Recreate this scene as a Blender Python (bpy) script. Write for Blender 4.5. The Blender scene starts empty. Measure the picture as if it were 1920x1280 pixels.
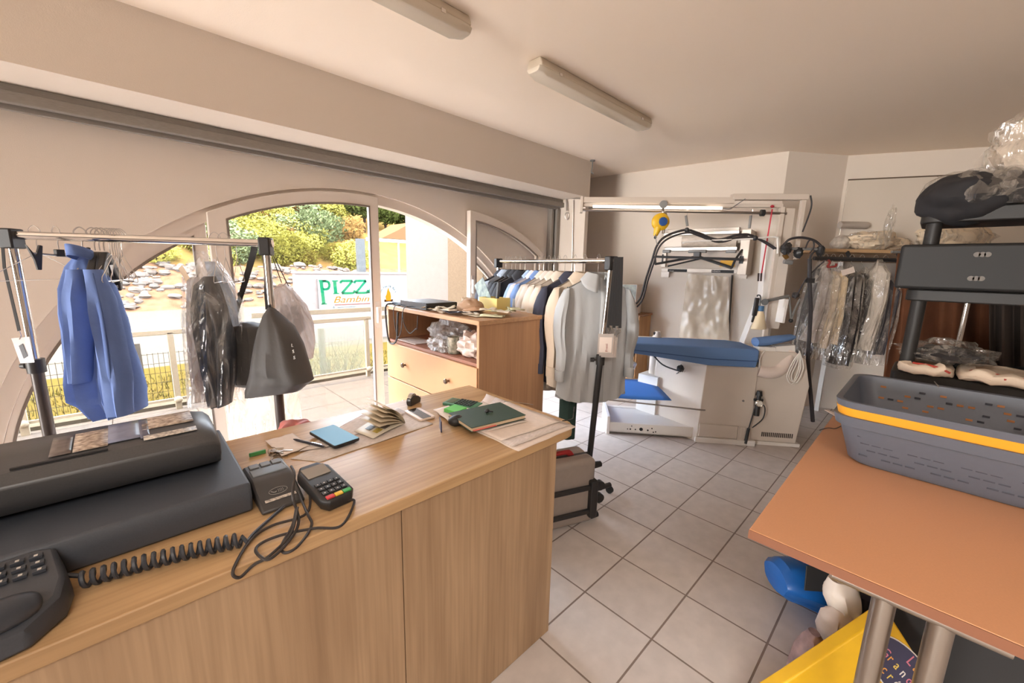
import bpy, math, random
from math import sin, cos, pi, radians as R, sqrt
from mathutils import Matrix, Vector, noise

# ------------------------------------------------------------------ camera, sky, sun, big lights, exposure
S = bpy.context.scene
COL = S.collection
FPX, EYE = 754.2, 1.486                      # focal length in pixels of a 1920 wide frame, eye height
CR = Vector((0.71996, -0.69365, 0.02316)); CF = Vector((0.68521, 0.70605, -0.17945))
CR.normalize(); CU = CR.cross(CF).normalized(); CF = CU.cross(CR).normalized()
cam_data = bpy.data.cameras.new('camera'); cam = bpy.data.objects.new('camera', cam_data); COL.objects.link(cam)
cam_data.sensor_width = 36.0; cam_data.lens = FPX*36/1920; cam_data.clip_start = .02; cam_data.clip_end = 300
cam.matrix_world = Matrix(((CR.x, CU.x, -CF.x, 0), (CR.y, CU.y, -CF.y, 0), (CR.z, CU.z, -CF.z, EYE), (0, 0, 0, 1)))
S.camera = cam

W = bpy.data.worlds.new('sky'); S.world = W; W.use_nodes = True
bg = W.node_tree.nodes['Background']; bg.inputs[0].default_value = (.84, .94, 1.08, 1); bg.inputs[1].default_value = 15.0

def lamp(name, kind, loc, target, energy, color, **kw):
    d = bpy.data.lights.new(name, kind); d.energy = energy; d.color = color
    for k, v in kw.items(): setattr(d, k, v)
    o = bpy.data.objects.new(name, d); COL.objects.link(o); o.location = loc
    o.rotation_euler = (Vector(target)-Vector(loc)).to_track_quat('-Z', 'Y').to_euler()
    return o
SUN = (-.62, .10, .78)
lamp('sun', 'SUN', (-6, 4, 12), (-6+.62, 4-.10, 12-.78), 8.5, (1, .90, .72), angle=R(1.0))
# added fill lights, unseen behind and to the left of the viewer
lamp('left_fill', 'AREA', (-3.6, 3.36, .7), (-3.4, 2.16, 1.6), 130, (1, .97, .93), shape='RECTANGLE', size=2.8, size_y=1.8)
lamp('rear_fill', 'AREA', (-12.8, 1.6, 1.3), (5.0, 1.3, 1.6), 120, (1, .97, .93), shape='RECTANGLE', size=3.2, size_y=2.3, spread=R(60))
# added overhead fill light, out of view behind the viewer
lamp('overhead_fill', 'AREA', (-.5, -1.3, 2.69), (.1, -.9, 0), 66, (1, .95, .88), shape='RECTANGLE', size=1.6, size_y=1.4, spread=R(125))
vs = S.view_settings
vs.view_transform = 'Standard'; vs.look = 'None'; vs.exposure = 0.72; vs.gamma = 1; vs.use_curve_mapping = False

# ------------------------------------------------------------------ points on real planes
def ray(px, py): return CF + CR*((px-960)/FPX) + CU*((640-py)/FPX)
EYEP = Vector((0, 0, EYE))
def at_z(px, py, z): d = ray(px, py); return EYEP + d*((z-EYE)/d.z)
def at_y(px, py, y): d = ray(px, py); return EYEP + d*(y/d.y)
def at_x(px, py, x): d = ray(px, py); return EYEP + d*(x/d.x)
def at_d(px, py, D): return EYEP + ray(px, py)*D
def at_plane(px, py, o, n): d = ray(px, py); o = Vector(o); n = Vector(n); return EYEP + d*((o-EYEP).dot(n)/d.dot(n))

# ------------------------------------------------------------------ materials
def lin(c):
    return tuple((x/255/12.92 if x/255 <= .04045 else ((x/255+.055)/1.055)**2.4) for x in c)
MATS = {}
def mat(name, rgb, rough=.6, metal=0., noise_amt=0., nscale=20., bump=0., bscale=60., alpha=1., coat=0., spec=.5, emit=0., stretch=None, dark=None):
    if name in MATS: return MATS[name]
    m = bpy.data.materials.new(name); m.use_nodes = True; MATS[name] = m
    nt = m.node_tree; b = nt.nodes['Principled BSDF']; L = nt.links
    c = lin(rgb)
    b.inputs['Base Color'].default_value = (*c, 1); b.inputs['Roughness'].default_value = rough
    b.inputs['Metallic'].default_value = metal; b.inputs['Alpha'].default_value = alpha
    b.inputs['Coat Weight'].default_value = coat; b.inputs['Specular IOR Level'].default_value = spec
    if emit:
        b.inputs['Emission Color'].default_value = (*c, 1); b.inputs['Emission Strength'].default_value = emit
    if noise_amt or bump:
        tc = nt.nodes.new('ShaderNodeTexCoord'); mp = nt.nodes.new('ShaderNodeMapping'); L.new(tc.outputs['Object'], mp.inputs[0])
        if stretch: mp.inputs['Scale'].default_value = stretch
    if noise_amt:
        n = nt.nodes.new('ShaderNodeTexNoise'); n.inputs['Scale'].default_value = nscale; n.inputs['Detail'].default_value = 5
        L.new(mp.outputs[0], n.inputs[0])
        mx = nt.nodes.new('ShaderNodeMix'); mx.data_type = 'RGBA'
        d = lin(dark) if dark else tuple(x*(1-noise_amt) for x in c)
        rp = nt.nodes.new('ShaderNodeMapRange'); rp.inputs[1].default_value = .3; rp.inputs[2].default_value = .7
        L.new(n.outputs[0], rp.inputs[0]); L.new(rp.outputs[0], mx.inputs[0])
        mx.inputs[6].default_value = (*c, 1); mx.inputs[7].default_value = (*d, 1)
        L.new(mx.outputs[2], b.inputs['Base Color'])
    if bump:
        n2 = nt.nodes.new('ShaderNodeTexNoise'); n2.inputs['Scale'].default_value = bscale; n2.inputs['Detail'].default_value = 4
        L.new(mp.outputs[0], n2.inputs[0])
        bp = nt.nodes.new('ShaderNodeBump'); bp.inputs['Strength'].default_value = bump; bp.inputs['Distance'].default_value = .01
        L.new(n2.outputs[0], bp.inputs['Height']); L.new(bp.outputs[0], b.inputs['Normal'])
    return m

def wood(name, light, dark, axis, rough=.35, fine=90., knots=True):
    """oak-look laminate, grain along axis (0,1,2)"""
    if name in MATS: return MATS[name]
    m = bpy.data.materials.new(name); m.use_nodes = True; MATS[name] = m
    nt = m.node_tree; b = nt.nodes['Principled BSDF']; L = nt.links
    tc = nt.nodes.new('ShaderNodeTexCoord')
    def nz(sc, along, detail, dist=0):
        mp = nt.nodes.new('ShaderNodeMapping'); s = [sc]*3; s[axis] = along; mp.inputs['Scale'].default_value = s
        L.new(tc.outputs['Object'], mp.inputs[0])
        n = nt.nodes.new('ShaderNodeTexNoise'); n.inputs['Scale'].default_value = 1; n.inputs['Detail'].default_value = detail
        n.inputs['Distortion'].default_value = dist
        L.new(mp.outputs[0], n.inputs[0]); return n
    a = nz(9, .8, 3, .6); f = nz(fine, 2.2, 3); k = nz(26, 1.4, 2, 1.2)
    def rng(n, lo, hi):
        r = nt.nodes.new('ShaderNodeMapRange'); r.inputs[1].default_value = lo; r.inputs[2].default_value = hi; L.new(n.outputs[0], r.inputs[0]); return r
    ra, rf, rk = rng(a, .35, .68), rng(f, .4, .75), rng(k, .5, .75)
    def mix(fac, c1, c2, amt):
        mu = nt.nodes.new('ShaderNodeMath'); mu.operation = 'MULTIPLY'; mu.inputs[1].default_value = amt; L.new(fac.outputs[0], mu.inputs[0])
        x = nt.nodes.new('ShaderNodeMix'); x.data_type = 'RGBA'; L.new(mu.outputs[0], x.inputs[0])
        if isinstance(c1, tuple): x.inputs[6].default_value = (*c1, 1)
        else: L.new(c1.outputs[2], x.inputs[6])
        x.inputs[7].default_value = (*c2, 1); return x
    l, d = lin(light), lin(dark)
    x = mix(ra, l, d, .65); x = mix(rf, x, tuple(v*.8 for v in d), .45); x = mix(rk, x, tuple(v*.85 for v in d), .35 if knots else .1)
    L.new(x.outputs[2], b.inputs['Base Color']); b.inputs['Roughness'].default_value = rough; b.inputs['Specular IOR Level'].default_value = .32
    return m

def thin(name, rgb, transp, rough=.12, gloss=.10, crease=0., cscale=18.):
    """clear film or glass: mostly see-through, with a little reflection and a little milkiness"""
    if name in MATS: return MATS[name]
    m = bpy.data.materials.new(name); m.use_nodes = True; MATS[name] = m
    nt = m.node_tree; L = nt.links; nt.nodes.remove(nt.nodes['Principled BSDF']); out = nt.nodes['Material Output']
    t = nt.nodes.new('ShaderNodeBsdfTransparent'); g = nt.nodes.new('ShaderNodeBsdfGlossy'); g.inputs['Roughness'].default_value = rough
    d = nt.nodes.new('ShaderNodeBsdfTranslucent'); d2 = nt.nodes.new('ShaderNodeBsdfDiffuse'); c = lin(rgb)
    d.inputs[0].default_value = (*c, 1); d2.inputs[0].default_value = (*c, 1)
    md = nt.nodes.new('ShaderNodeMixShader'); md.inputs[0].default_value = .5; L.new(d.outputs[0], md.inputs[1]); L.new(d2.outputs[0], md.inputs[2])
    m1 = nt.nodes.new('ShaderNodeMixShader'); m1.inputs[0].default_value = transp; L.new(md.outputs[0], m1.inputs[1]); L.new(t.outputs[0], m1.inputs[2])
    m2 = nt.nodes.new('ShaderNodeMixShader'); m2.inputs[0].default_value = gloss; L.new(m1.outputs[0], m2.inputs[1]); L.new(g.outputs[0], m2.inputs[2])
    L.new(m2.outputs[0], out.inputs[0])
    if crease:
        n = nt.nodes.new('ShaderNodeTexNoise'); n.inputs['Scale'].default_value = cscale; n.inputs['Detail'].default_value = 3; n.inputs['Distortion'].default_value = 1.5
        tc = nt.nodes.new('ShaderNodeTexCoord'); mp = nt.nodes.new('ShaderNodeMapping'); mp.inputs['Scale'].default_value = (1, 1, .35)
        L.new(tc.outputs['Object'], mp.inputs[0]); L.new(mp.outputs[0], n.inputs[0])
        bp = nt.nodes.new('ShaderNodeBump'); bp.inputs['Strength'].default_value = crease; bp.inputs['Distance'].default_value = .03
        L.new(n.outputs[0], bp.inputs['Height']); L.new(bp.outputs[0], g.inputs['Normal']); L.new(bp.outputs[0], d2.inputs['Normal'])
        # creases are thicker: more milk along them
        r = nt.nodes.new('ShaderNodeMapRange'); r.inputs[1].default_value = .45; r.inputs[2].default_value = .62
        r.inputs[3].default_value = min(1, transp+.12); r.inputs[4].default_value = max(0, transp-.22)
        L.new(n.outputs[0], r.inputs[0]); L.new(r.outputs[0], m1.inputs[0])
    return m

def tiles(name, rgb, grout, w, h, x0, y0, mortar, rough, var=.06, seam=True):
    m = bpy.data.materials.new(name); m.use_nodes = True; nt = m.node_tree; b = nt.nodes['Principled BSDF']; L = nt.links
    tc = nt.nodes.new('ShaderNodeTexCoord'); mp = nt.nodes.new('ShaderNodeMapping'); mp.vector_type = 'POINT'
    mp.inputs['Location'].default_value = (-x0, -y0, 0); L.new(tc.outputs['Object'], mp.inputs[0])
    br = nt.nodes.new('ShaderNodeTexBrick'); br.offset = 0; br.squash = 1
    br.inputs['Scale'].default_value = 1; br.inputs['Brick Width'].default_value = w; br.inputs['Row Height'].default_value = h
    br.inputs['Mortar Size'].default_value = mortar; br.inputs['Mortar Smooth'].default_value = .2
    c = lin(rgb); br.inputs['Color1'].default_value = (*c, 1); br.inputs['Color2'].default_value = (*[x*(1-var) for x in c], 1)
    br.inputs['Mortar'].default_value = (*lin(grout), 1); L.new(mp.outputs[0], br.inputs[0])
    n = nt.nodes.new('ShaderNodeTexNoise'); n.inputs['Scale'].default_value = 14; n.inputs['Detail'].default_value = 6; L.new(tc.outputs['Object'], n.inputs[0])
    r = nt.nodes.new('ShaderNodeMapRange'); r.inputs[1].default_value = .35; r.inputs[2].default_value = .7; r.inputs[3].default_value = 1.0; r.inputs[4].default_value = .88; L.new(n.outputs[0], r.inputs[0])
    mx = nt.nodes.new('ShaderNodeMix'); mx.data_type = 'RGBA'; mx.blend_type = 'MULTIPLY'; mx.inputs[0].default_value = 1
    L.new(br.outputs[0], mx.inputs[6]); L.new(r.outputs[0], mx.inputs[7]); L.new(mx.outputs[2], b.inputs['Base Color'])
    b.inputs['Roughness'].default_value = rough
    bp = nt.nodes.new('ShaderNodeBump'); bp.invert = True; bp.inputs['Strength'].default_value = .5; bp.inputs['Distance'].default_value = .004
    L.new(br.outputs['Fac'], bp.inputs['Height']); L.new(bp.outputs[0], b.inputs['Normal'])
    return m

# ------------------------------------------------------------------ mesh building
def spl(pts, k=6, closed=False):
    P = [Vector(p) for p in pts]; n = len(P); out = []
    rngi = range(n) if closed else range(n-1)
    for i in rngi:
        if closed: a, b, c, d = P[i-1], P[i], P[(i+1) % n], P[(i+2) % n]
        else: a, b, c, d = P[max(i-1, 0)], P[i], P[i+1], P[min(i+2, n-1)]
        for j in range(k):
            t = j/k
            out.append(.5*((2*b)+(c-a)*t+(2*a-5*b+4*c-d)*t*t+(3*b-a-3*c+d)*t**3))
    if not closed: out.append(P[-1])
    return out

class MB:
    def __init__(s, T=None): s.v = []; s.f = []; s.mi = []; s.m = 0; s.T = T
    def add(s, vs, fs):
        o = len(s.v)
        s.v += [(s.T @ Vector(p)) if s.T else Vector(p) for p in vs]
        s.f += [[o+i for i in f] for f in fs]; s.mi += [s.m]*len(fs); return s
    def box(s, x0, x1, y0, y1, z0, z1, M=None):
        vs = [Vector((x, y, z)) for x in (x0, x1) for y in (y0, y1) for z in (z0, z1)]
        if M: vs = [M @ v for v in vs]
        return s.add(vs, [(0, 1, 3, 2), (4, 6, 7, 5), (0, 4, 5, 1), (2, 3, 7, 6), (0, 2, 6, 4), (1, 5, 7, 3)])
    def beam(s, p0, p1, w, h, up=(0, 0, 1)):
        p0, p1, up = Vector(p0), Vector(p1), Vector(up); d = (p1-p0).normalized(); a = d.cross(up)
        if a.length < 1e-4: a = d.cross(Vector((1, 0, 0)))
        a.normalize(); b = a.cross(d)
        vs = [p+a*(i*w/2)+b*(j*h/2) for p in (p0, p1) for i, j in ((-1, -1), (1, -1), (1, 1), (-1, 1))]
        return s.add(vs, [(0, 1, 2, 3), (7, 6, 5, 4), (0, 4, 5, 1), (1, 5, 6, 2), (2, 6, 7, 3), (3, 7, 4, 0)])
    def cyl(s, p0, p1, r0, r1=None, n=16, caps=True):
        r1 = r0 if r1 is None else r1
        return s.tube([p0, p1], [r0, r1], n, caps=caps)
    def tube(s, pts, r, n=8, closed=False, caps=True):
        P = [Vector(p) for p in pts]; N = len(P); rs = r if isinstance(r, (list, tuple)) else [r]*N
        tg = []
        for i in range(N):
            a = P[i-1] if (i > 0 or closed) else P[i]; b = P[(i+1) % N] if (i < N-1 or closed) else P[i]
            t = b-a; tg.append(t.normalized() if t.length > 1e-9 else Vector((0, 0, 1)))
        t0 = tg[0]; u = t0.orthogonal().normalized(); vs = []
        for i in range(N):
            t = tg[i]; u = (u-t*u.dot(t)); u = u.normalized() if u.length > 1e-6 else t.orthogonal().normalized(); w = t.cross(u)
            for k in range(n):
                a = 2*pi*k/n; vs.append(P[i]+(u*cos(a)+w*sin(a))*rs[i])
        fs = []
        for i in range(N if closed else N-1):
            for k in range(n):
                j = (i+1) % N; fs.append((i*n+k, i*n+(k+1) % n, j*n+(k+1) % n, j*n+k))
        if caps and not closed:
            fs.append(tuple(range(n))[::-1]); fs.append(tuple((N-1)*n+k for k in range(n)))
        return s.add(vs, fs)
    def lathe(s, prof, c=(0, 0, 0), n=24, axis=(0, 0, 1), caps=True):
        c = Vector(c); q = Vector((0, 0, 1)).rotation_difference(Vector(axis)); vs = []; fs = []
        for r, z in prof:
            for k in range(n):
                a = 2*pi*k/n; vs.append(c+q @ Vector((r*cos(a), r*sin(a), z)))
        for i in range(len(prof)-1):
            for k in range(n): fs.append((i*n+k, i*n+(k+1) % n, (i+1)*n+(k+1) % n, (i+1)*n+k))
        if caps: fs.append(tuple(range(n))[::-1]); fs.append(tuple((len(prof)-1)*n+k for k in range(n)))
        return s.add(vs, fs)
    def prism(s, poly, o, u, v, depth):
        o, u, v = Vector(o), Vector(u), Vector(v); w = u.cross(v).normalized()*depth; n = len(poly)
        vs = [o+u*a+v*b for a, b in poly]+[o+u*a+v*b+w for a, b in poly]
        return s.add(vs, [tuple(range(n))[::-1], tuple(range(n, 2*n))]+[(i, (i+1) % n, n+(i+1) % n, n+i) for i in range(n)])
    def grid(s, fn, nu, nv, cu=False, cv=False):
        vs = [fn(i/(nu if cu else nu-1), j/(nv if cv else nv-1)) for i in range(nu) for j in range(nv)]; fs = []
        for i in range(nu if cu else nu-1):
            for j in range(nv if cv else nv-1):
                a, b = (i+1) % nu, (j+1) % nv; fs.append((i*nv+j, a*nv+j, a*nv+b, i*nv+b))
        return s.add(vs, fs)
    def blob(s, c, r, amt=.2, fr=2., seed=0, nu=20, nv=14, flat=None):
        c, r = Vector(c), Vector(r)
        def f(a, b):
            th, ph = 2*pi*a, pi*(b*.998+.001); d = Vector((cos(th)*sin(ph), sin(th)*sin(ph), cos(ph)))
            k = 1+amt*noise.noise(d*fr+Vector((seed*3.1, seed*1.7, seed)))
            p = Vector((d.x*r.x, d.y*r.y, d.z*r.z))*k+c
            if flat is not None: p.z = max(p.z, flat)
            return p
        return s.grid(f, nu, nv, cu=True)
    def loops(s, A, B, thick):
        """flat ring between matching closed loops A (outer) and B (inner), given thickness vector"""
        n = len(A); t = Vector(thick); vs = [Vector(p) for p in A]+[Vector(p) for p in B]+[Vector(p)+t for p in A]+[Vector(p)+t for p in B]; fs = []
        for i in range(n):
            j = (i+1) % n
            fs += [(i, j, n+j, n+i), (2*n+j, 2*n+i, 3*n+i, 3*n+j), (j, i, 2*n+i, 2*n+j), (n+i, n+j, 3*n+j, 3*n+i)]
        return s.add(vs, fs)

def thing(name, label, cat, loc=(0, 0, 0), group=None, rot=None):
    o = bpy.data.objects.new(name, None); COL.objects.link(o); o.location = loc; o.empty_display_size = .1
    if rot: o.rotation_euler = rot
    return tag(o, label, cat, group)
def tag(o, label=None, cat=None, group=None, kind=None):
    if label: o['label'] = label
    if cat: o['category'] = cat
    if group: o['group'] = group
    if kind: o['kind'] = kind
    return o
def rootmat(o):
    M = Matrix.LocRotScale(o.location, o.rotation_euler, o.scale)
    return rootmat(o.parent) @ M if o.parent else M
def obj(name, mb, m, parent=None, bev=0., sub=0, solid=0., label=None, flat=False, local=False, base=None, seg=2):
    me = bpy.data.meshes.new(name); me.from_pydata([tuple(v) for v in mb.v], [], mb.f)
    ms = m if isinstance(m, (list, tuple)) else [m]
    for x in ms: me.materials.append(x)
    for p, i in zip(me.polygons, mb.mi): p.material_index = min(i, len(ms)-1)
    o = bpy.data.objects.new(name, me); COL.objects.link(o)
    if parent:
        o.parent = parent
        if not local: me.transform(rootmat(parent).inverted())
    elif base is not None:
        me.transform(Matrix.Translation(-Vector(base))); o.location = base
    me.validate()
    import bmesh
    bm = bmesh.new(); bm.from_mesh(me); bmesh.ops.recalc_face_normals(bm, faces=bm.faces); bm.to_mesh(me); bm.free()
    if not flat:
        for p in me.polygons: p.use_smooth = True
        me.set_sharp_from_angle(angle=R(38))
    if solid: md = o.modifiers.new('solid', 'SOLIDIFY'); md.thickness = solid; md.offset = 0
    if bev: md = o.modifiers.new('bevel', 'BEVEL'); md.width = bev; md.segments = seg; md.limit_method = 'ANGLE'; md.angle_limit = R(40)
    if sub: md = o.modifiers.new('sub', 'SUBSURF'); md.levels = sub; md.render_levels = sub
    if label: o['label'] = label
    return o
def struct(name, mb, m, parent=None, **k):
    o = obj(name, mb, m, parent, **k)
    if not parent: o['kind'] = 'structure'
    return o
def dup(root, loc=None, rot=None, label=None, group=None, name=None):
    r = root.copy(); COL.objects.link(r)
    if loc is not None: r.location = loc
    if rot is not None: r.rotation_euler = rot
    if label: r['label'] = label
    if group: r['group'] = group
    for ch in list(root.children):
        c = ch.copy(); COL.objects.link(c); c.parent = r
        for g in list(ch.children):
            d = g.copy(); COL.objects.link(d); d.parent = c
    return r
def text(name, body, size, m, parent, o, u, v, extrude=.0006, shear=0., align='LEFT', sx=1., space=1.):
    """lettering standing on the plane through o with axes u (along) and v (up)"""
    cu = bpy.data.curves.new(name, 'FONT'); cu.body = body; cu.size = size; cu.extrude = extrude; cu.shear = shear; cu.align_x = align; cu.space_character = space
    t = bpy.data.objects.new(name, cu); COL.objects.link(t)
    dg = bpy.context.evaluated_depsgraph_get(); me = bpy.data.meshes.new_from_object(t.evaluated_get(dg)); me.name = name
    bpy.data.objects.remove(t)
    u, v = Vector(u).normalized(), Vector(v).normalized(); w = u.cross(v)
    M = Matrix(((u.x*sx, v.x, w.x, o[0]), (u.y*sx, v.y, w.y, o[1]), (u.z*sx, v.z, w.z, o[2]), (0, 0, 0, 1)))
    me.transform(M)
    if parent: me.transform(rootmat(parent).inverted())
    me.materials.clear(); me.materials.append(m)
    ob = bpy.data.objects.new(name, me); COL.objects.link(ob)
    if parent: ob.parent = parent
    return ob
def frame(o, u, n):
    """matrix with local x along u (horizontal), y along n, z up"""
    u, n = Vector(u).normalized(), Vector(n).normalized()
    return Matrix(((u.x, n.x, 0, o[0]), (u.y, n.y, 0, o[1]), (0, 0, 1, o[2]), (0, 0, 0, 1)))

# ------------------------------------------------------------------ palette
m_wall = mat('wall_paint', (218, 205, 191), .9, bump=.08, bscale=220)
m_ceil = mat('ceiling_paint', (250, 234, 216), .92, bump=.06, bscale=160)
m_white = mat('white_lacquer', (232, 226, 218), .4)
m_pvc = mat('white_frame', (216, 203, 190), .45)
m_track = mat('shutter_aluminium', (150, 142, 134), .5, .25, .25, 30, stretch=(1, 20, 20))
m_chrome = mat('chrome', (215, 210, 205), .14, 1.)
m_steel = mat('brushed_steel', (172, 164, 156), .3, 1.)
m_black = mat('black_plastic', (44, 43, 44), .42, noise_amt=.2, nscale=300)
m_blackm = mat('black_matt', (40, 39, 40), .75)
m_rubber = mat('black_rubber', (34, 34, 35), .55)
m_glass = thin('window_glass', (235, 240, 238), .995, .02, .05)
m_film = thin('clear_film', (246, 242, 238), .86, .16, .10, .7, 13)
m_paper = mat('paper', (226, 210, 198), .85, noise_amt=.08, nscale=60)
m_wire = mat('hanger_wire', (190, 182, 176), .3, .9)
m_grey = mat('grey_plastic', (120, 118, 116), .5)
# ------------------------------------------------------------------ the room
ZC = 2.71
WY = 3.40                                      # inner face of the arched window wall
A = [Vector((4.70, 3.75, 0)), Vector((5.00, 1.20, 0)), Vector((5.56, .80, 0)), Vector((6.22, -.62, 0)), Vector((6.95, -2.6, 0))]
struct('floor', MB().box(-13, 7.2, -2.7, 3.62, -.12, 0), tiles('floor_tile', (203, 192, 185), (128, 112, 102), 1/3, 1/3, 1.414, 1.2577, .0042, .38), base=(0, 0, 0))
struct('ceiling', MB().box(-13.1, 7.2, -2.8, 3.9, ZC, ZC+.1), m_ceil)
mb = MB()
for a, b in ((A[0], A[1]), (A[2], A[3]), (A[3], A[4])):
    d = (b-a).normalized(); n = Vector((-d.y, d.x, 0))*.15          # outward thickness
    mb.add([a, b, b+n, a+n]+[p+Vector((0, 0, ZC)) for p in (a, b, b+n, a+n)], [(0, 1, 5, 4), (1, 2, 6, 5), (2, 3, 7, 6), (3, 0, 4, 7)])
struct('wall_back', mb, m_wall)
mb = MB(); a, b = A[1], A[2]; d = (b-a).normalized(); n = Vector((-d.y, d.x, 0))*.15
mb.add([a, b, b+n, a+n]+[p+Vector((0, 0, ZC)) for p in (a, b, b+n, a+n)], [(0, 1, 5, 4), (1, 2, 6, 5), (2, 3, 7, 6), (3, 0, 4, 7)])
struct('wall_alcove', mb, m_wall)
struct('wall_rear', MB().box(-13.15, -13, -2.7, 3.6, 0, ZC), mat('low_bounce_tan', (176, 164, 154), .9))  # unseen wall toned down to cut bounce, set far back for the fill lamp
struct('wall_right', MB().box(-13, 7.2, -2.75, -2.6, 0, ZC), mat('low_bounce_tan', (176, 164, 154), .9))  # unseen wall darkened so less light bounces to the window wall
# skirting along the back wall
mb = MB(); d = (A[1]-A[0]).normalized(); n = Vector((d.y, -d.x, 0))
mb.beam(A[0]+n*.006+Vector((0, 0, .04)), A[1]+n*.006+Vector((0, 0, .04)), .012, .08); struct('baseboard_back', mb, mat('skirting', (196, 176, 160), .5))
# window wall with the low elliptical arch
ECX, EA, EB = 1.5, 2.19, 2.08
def ez(x, a=EA, b=EB, cx=ECX):
    k = 1-((x-cx)/a)**2
    return b*sqrt(k) if k > 0 else 0
mb = MB(); T = .22; top = 2.34
mb.box(-13.1, ECX-EA, WY, WY+T, 0, top); mb.box(ECX+EA, 4.05, WY, WY+T, 0, top)
N = 96; xs = [ECX-EA*cos(pi*i/N) for i in range(N+1)]
for x0, x1 in zip(xs, xs[1:]):
    z0, z1 = ez(x0), ez(x1)
    mb.add([(x0, WY, z0), (x1, WY, z1), (x1, WY, top), (x0, WY, top), (x0, WY+T, z0), (x1, WY+T, z1), (x1, WY+T, top), (x0, WY+T, top)],
           [(0, 1, 2, 3), (5, 4, 7, 6), (0, 4, 5, 1)])
struct('wall_left', mb, m_wall)
struct('trim_1', MB().box(-13.1, 4.05, 2.93, 3.75, 2.316, ZC), m_wall)                     # boxed beam over the window
struct('wall_pier', MB().box(3.99, 4.05, 2.932, 3.75, 0, 2.316), m_wall)
struct('wall_corner', MB().box(4.05, 4.75, 3.70, 3.8, 0, ZC), m_wall)
mb = MB()
for y0, y1, z0, z1 in ((3.27, 3.40, 2.275, 2.316), (3.25, 3.30, 2.225, 2.28), (3.31, 3.335, 2.20, 2.275), (3.345, 3.40, 2.215, 2.275)): mb.box(-6, 3.99, y0, y1, z0, z1)
struct('trim_2', mb, m_track, bev=.004)
mb = MB(); mb.box(3.86, 3.905, 3.33, 3.40, 0, 2.21).box(3.925, 3.985, 3.30, 3.40, 0, 2.21); struct('trim_3', mb, m_track, bev=.004)
struct('trim_4', MB().box(3.907, 3.923, 3.345, 3.40, 0, 2.21), m_blackm)

def arch_loop(x0, x1, z0, a, b, y, cx=ECX, n=28):
    pts = [(x0, y, z0), (x1, y, z0)]
    for i in range(n+1):
        x = x1+(x0-x1)*i/n; pts.append((x, y, max(z0+.001, ez(x, a, b, cx))))
    return pts
def arch_leaf(name, x0, x1, y, w, cx=ECX, thick=.06, wl=None, wr=None, bo=2.05, bi=1.965, sill=.09, extra=None, ao=2.15, ai=2.105):
    wl = w if wl is None else wl; wr = w if wr is None else wr
    root = bpy.data.objects.new(name, None); COL.objects.link(root); root.location = ((x0+x1)/2, y, 0); root['kind'] = 'structure'
    out = arch_loop(x0, x1, .0, ao, bo, y, cx); inn = arch_loop(x0+wl, x1-wr, sill, ai, bi, y, cx)
    obj('frame', MB().loops(out, inn, (0, thick, 0)), m_pvc, root, bev=.004)
    def beads(p, k):  # thin dark glazing bead
        return [(q[0], q[1]-.001, q[2]) for q in p]
    inn2 = arch_loop(x0+wl+.012, x1-wr-.012, sill+.012, ai-.012, bi-.012, y-.001, cx)
    obj('glazing_bead', MB().loops([(q[0], y-.003, q[2]) for q in inn], [(q[0], y-.003, q[2]) for q in inn2], (0, .02, 0)), mat('bead_grey', (120, 108, 98), .6), root)
    g = arch_loop(x0+wl-.005, x1-wr+.005, sill-.005, ai+.005, bi+.005, y+thick/2, cx)
    obj('pane', MB().add(g, [tuple(range(len(g)))]), m_glass, root)
    return root
# arch frame fixed in the opening
L1 = [(x, WY+.02, max(ez(x), .0)) for x in xs]; L2 = [(ECX+(x-ECX)*2.12/2.19, WY+.02, ez(x)*2.0/2.08) for x in xs]
mb = MB(); n = len(L1)
for y in (0,):
    V = [Vector(p) for p in L1+L2]; V += [p+Vector((0, .10, 0)) for p in V]
    F = []
    for i in range(n-1): F += [(i, i+1, n+i+1, n+i), (2*n+i+1, 2*n+i, 3*n+i, 3*n+i+1), (n+i, n+i+1, 3*n+i+1, 3*n+i)]
    mb.add(V, F)
struct('trim_5', mb, m_pvc)
# left side light, two door leaves, right side light
arch_leaf('window_1', -.605, .455, WY+.05, .05, wl=.03, wr=.07, bo=2.02, bi=1.95, ao=2.12, ai=2.09, sill=.06)
d1 = arch_leaf('door_1', .46, 1.66, WY-.01, .085, wl=.105, wr=.075, bo=2.06, bi=1.975)
obj('handle', MB().box(1.605, 1.635, WY-.05, WY-.01, .98, 1.12).box(1.60, 1.64, WY-.014, WY-.009, .93, 1.17), mat('door_handle_white', (214, 206, 198), .4), d1, bev=.004)
d2 = arch_leaf('door_2', 2.60, 3.70, WY-.085, .075, cx=ECX+.95, wl=.07, wr=.085, bo=2.05, bi=1.965)
obj('handle', MB().box(2.618, 2.648, WY-.115, WY-.085, 1.22, 1.36).box(2.614, 2.652, WY-.09, WY-.084, 1.18, 1.40), mat('door_handle_white', (214, 206, 198), .4), d2, bev=.004)
arch_leaf('window_2', 2.72, 3.60, WY+.05, .05, bo=2.02, bi=1.95, ao=2.12, ai=2.09, sill=.06)
struct('trim_6', MB().box(-.7, 3.7, WY-.02, WY+.2, 0, .02), mat('threshold', (178, 170, 160), .5, .3))

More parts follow.
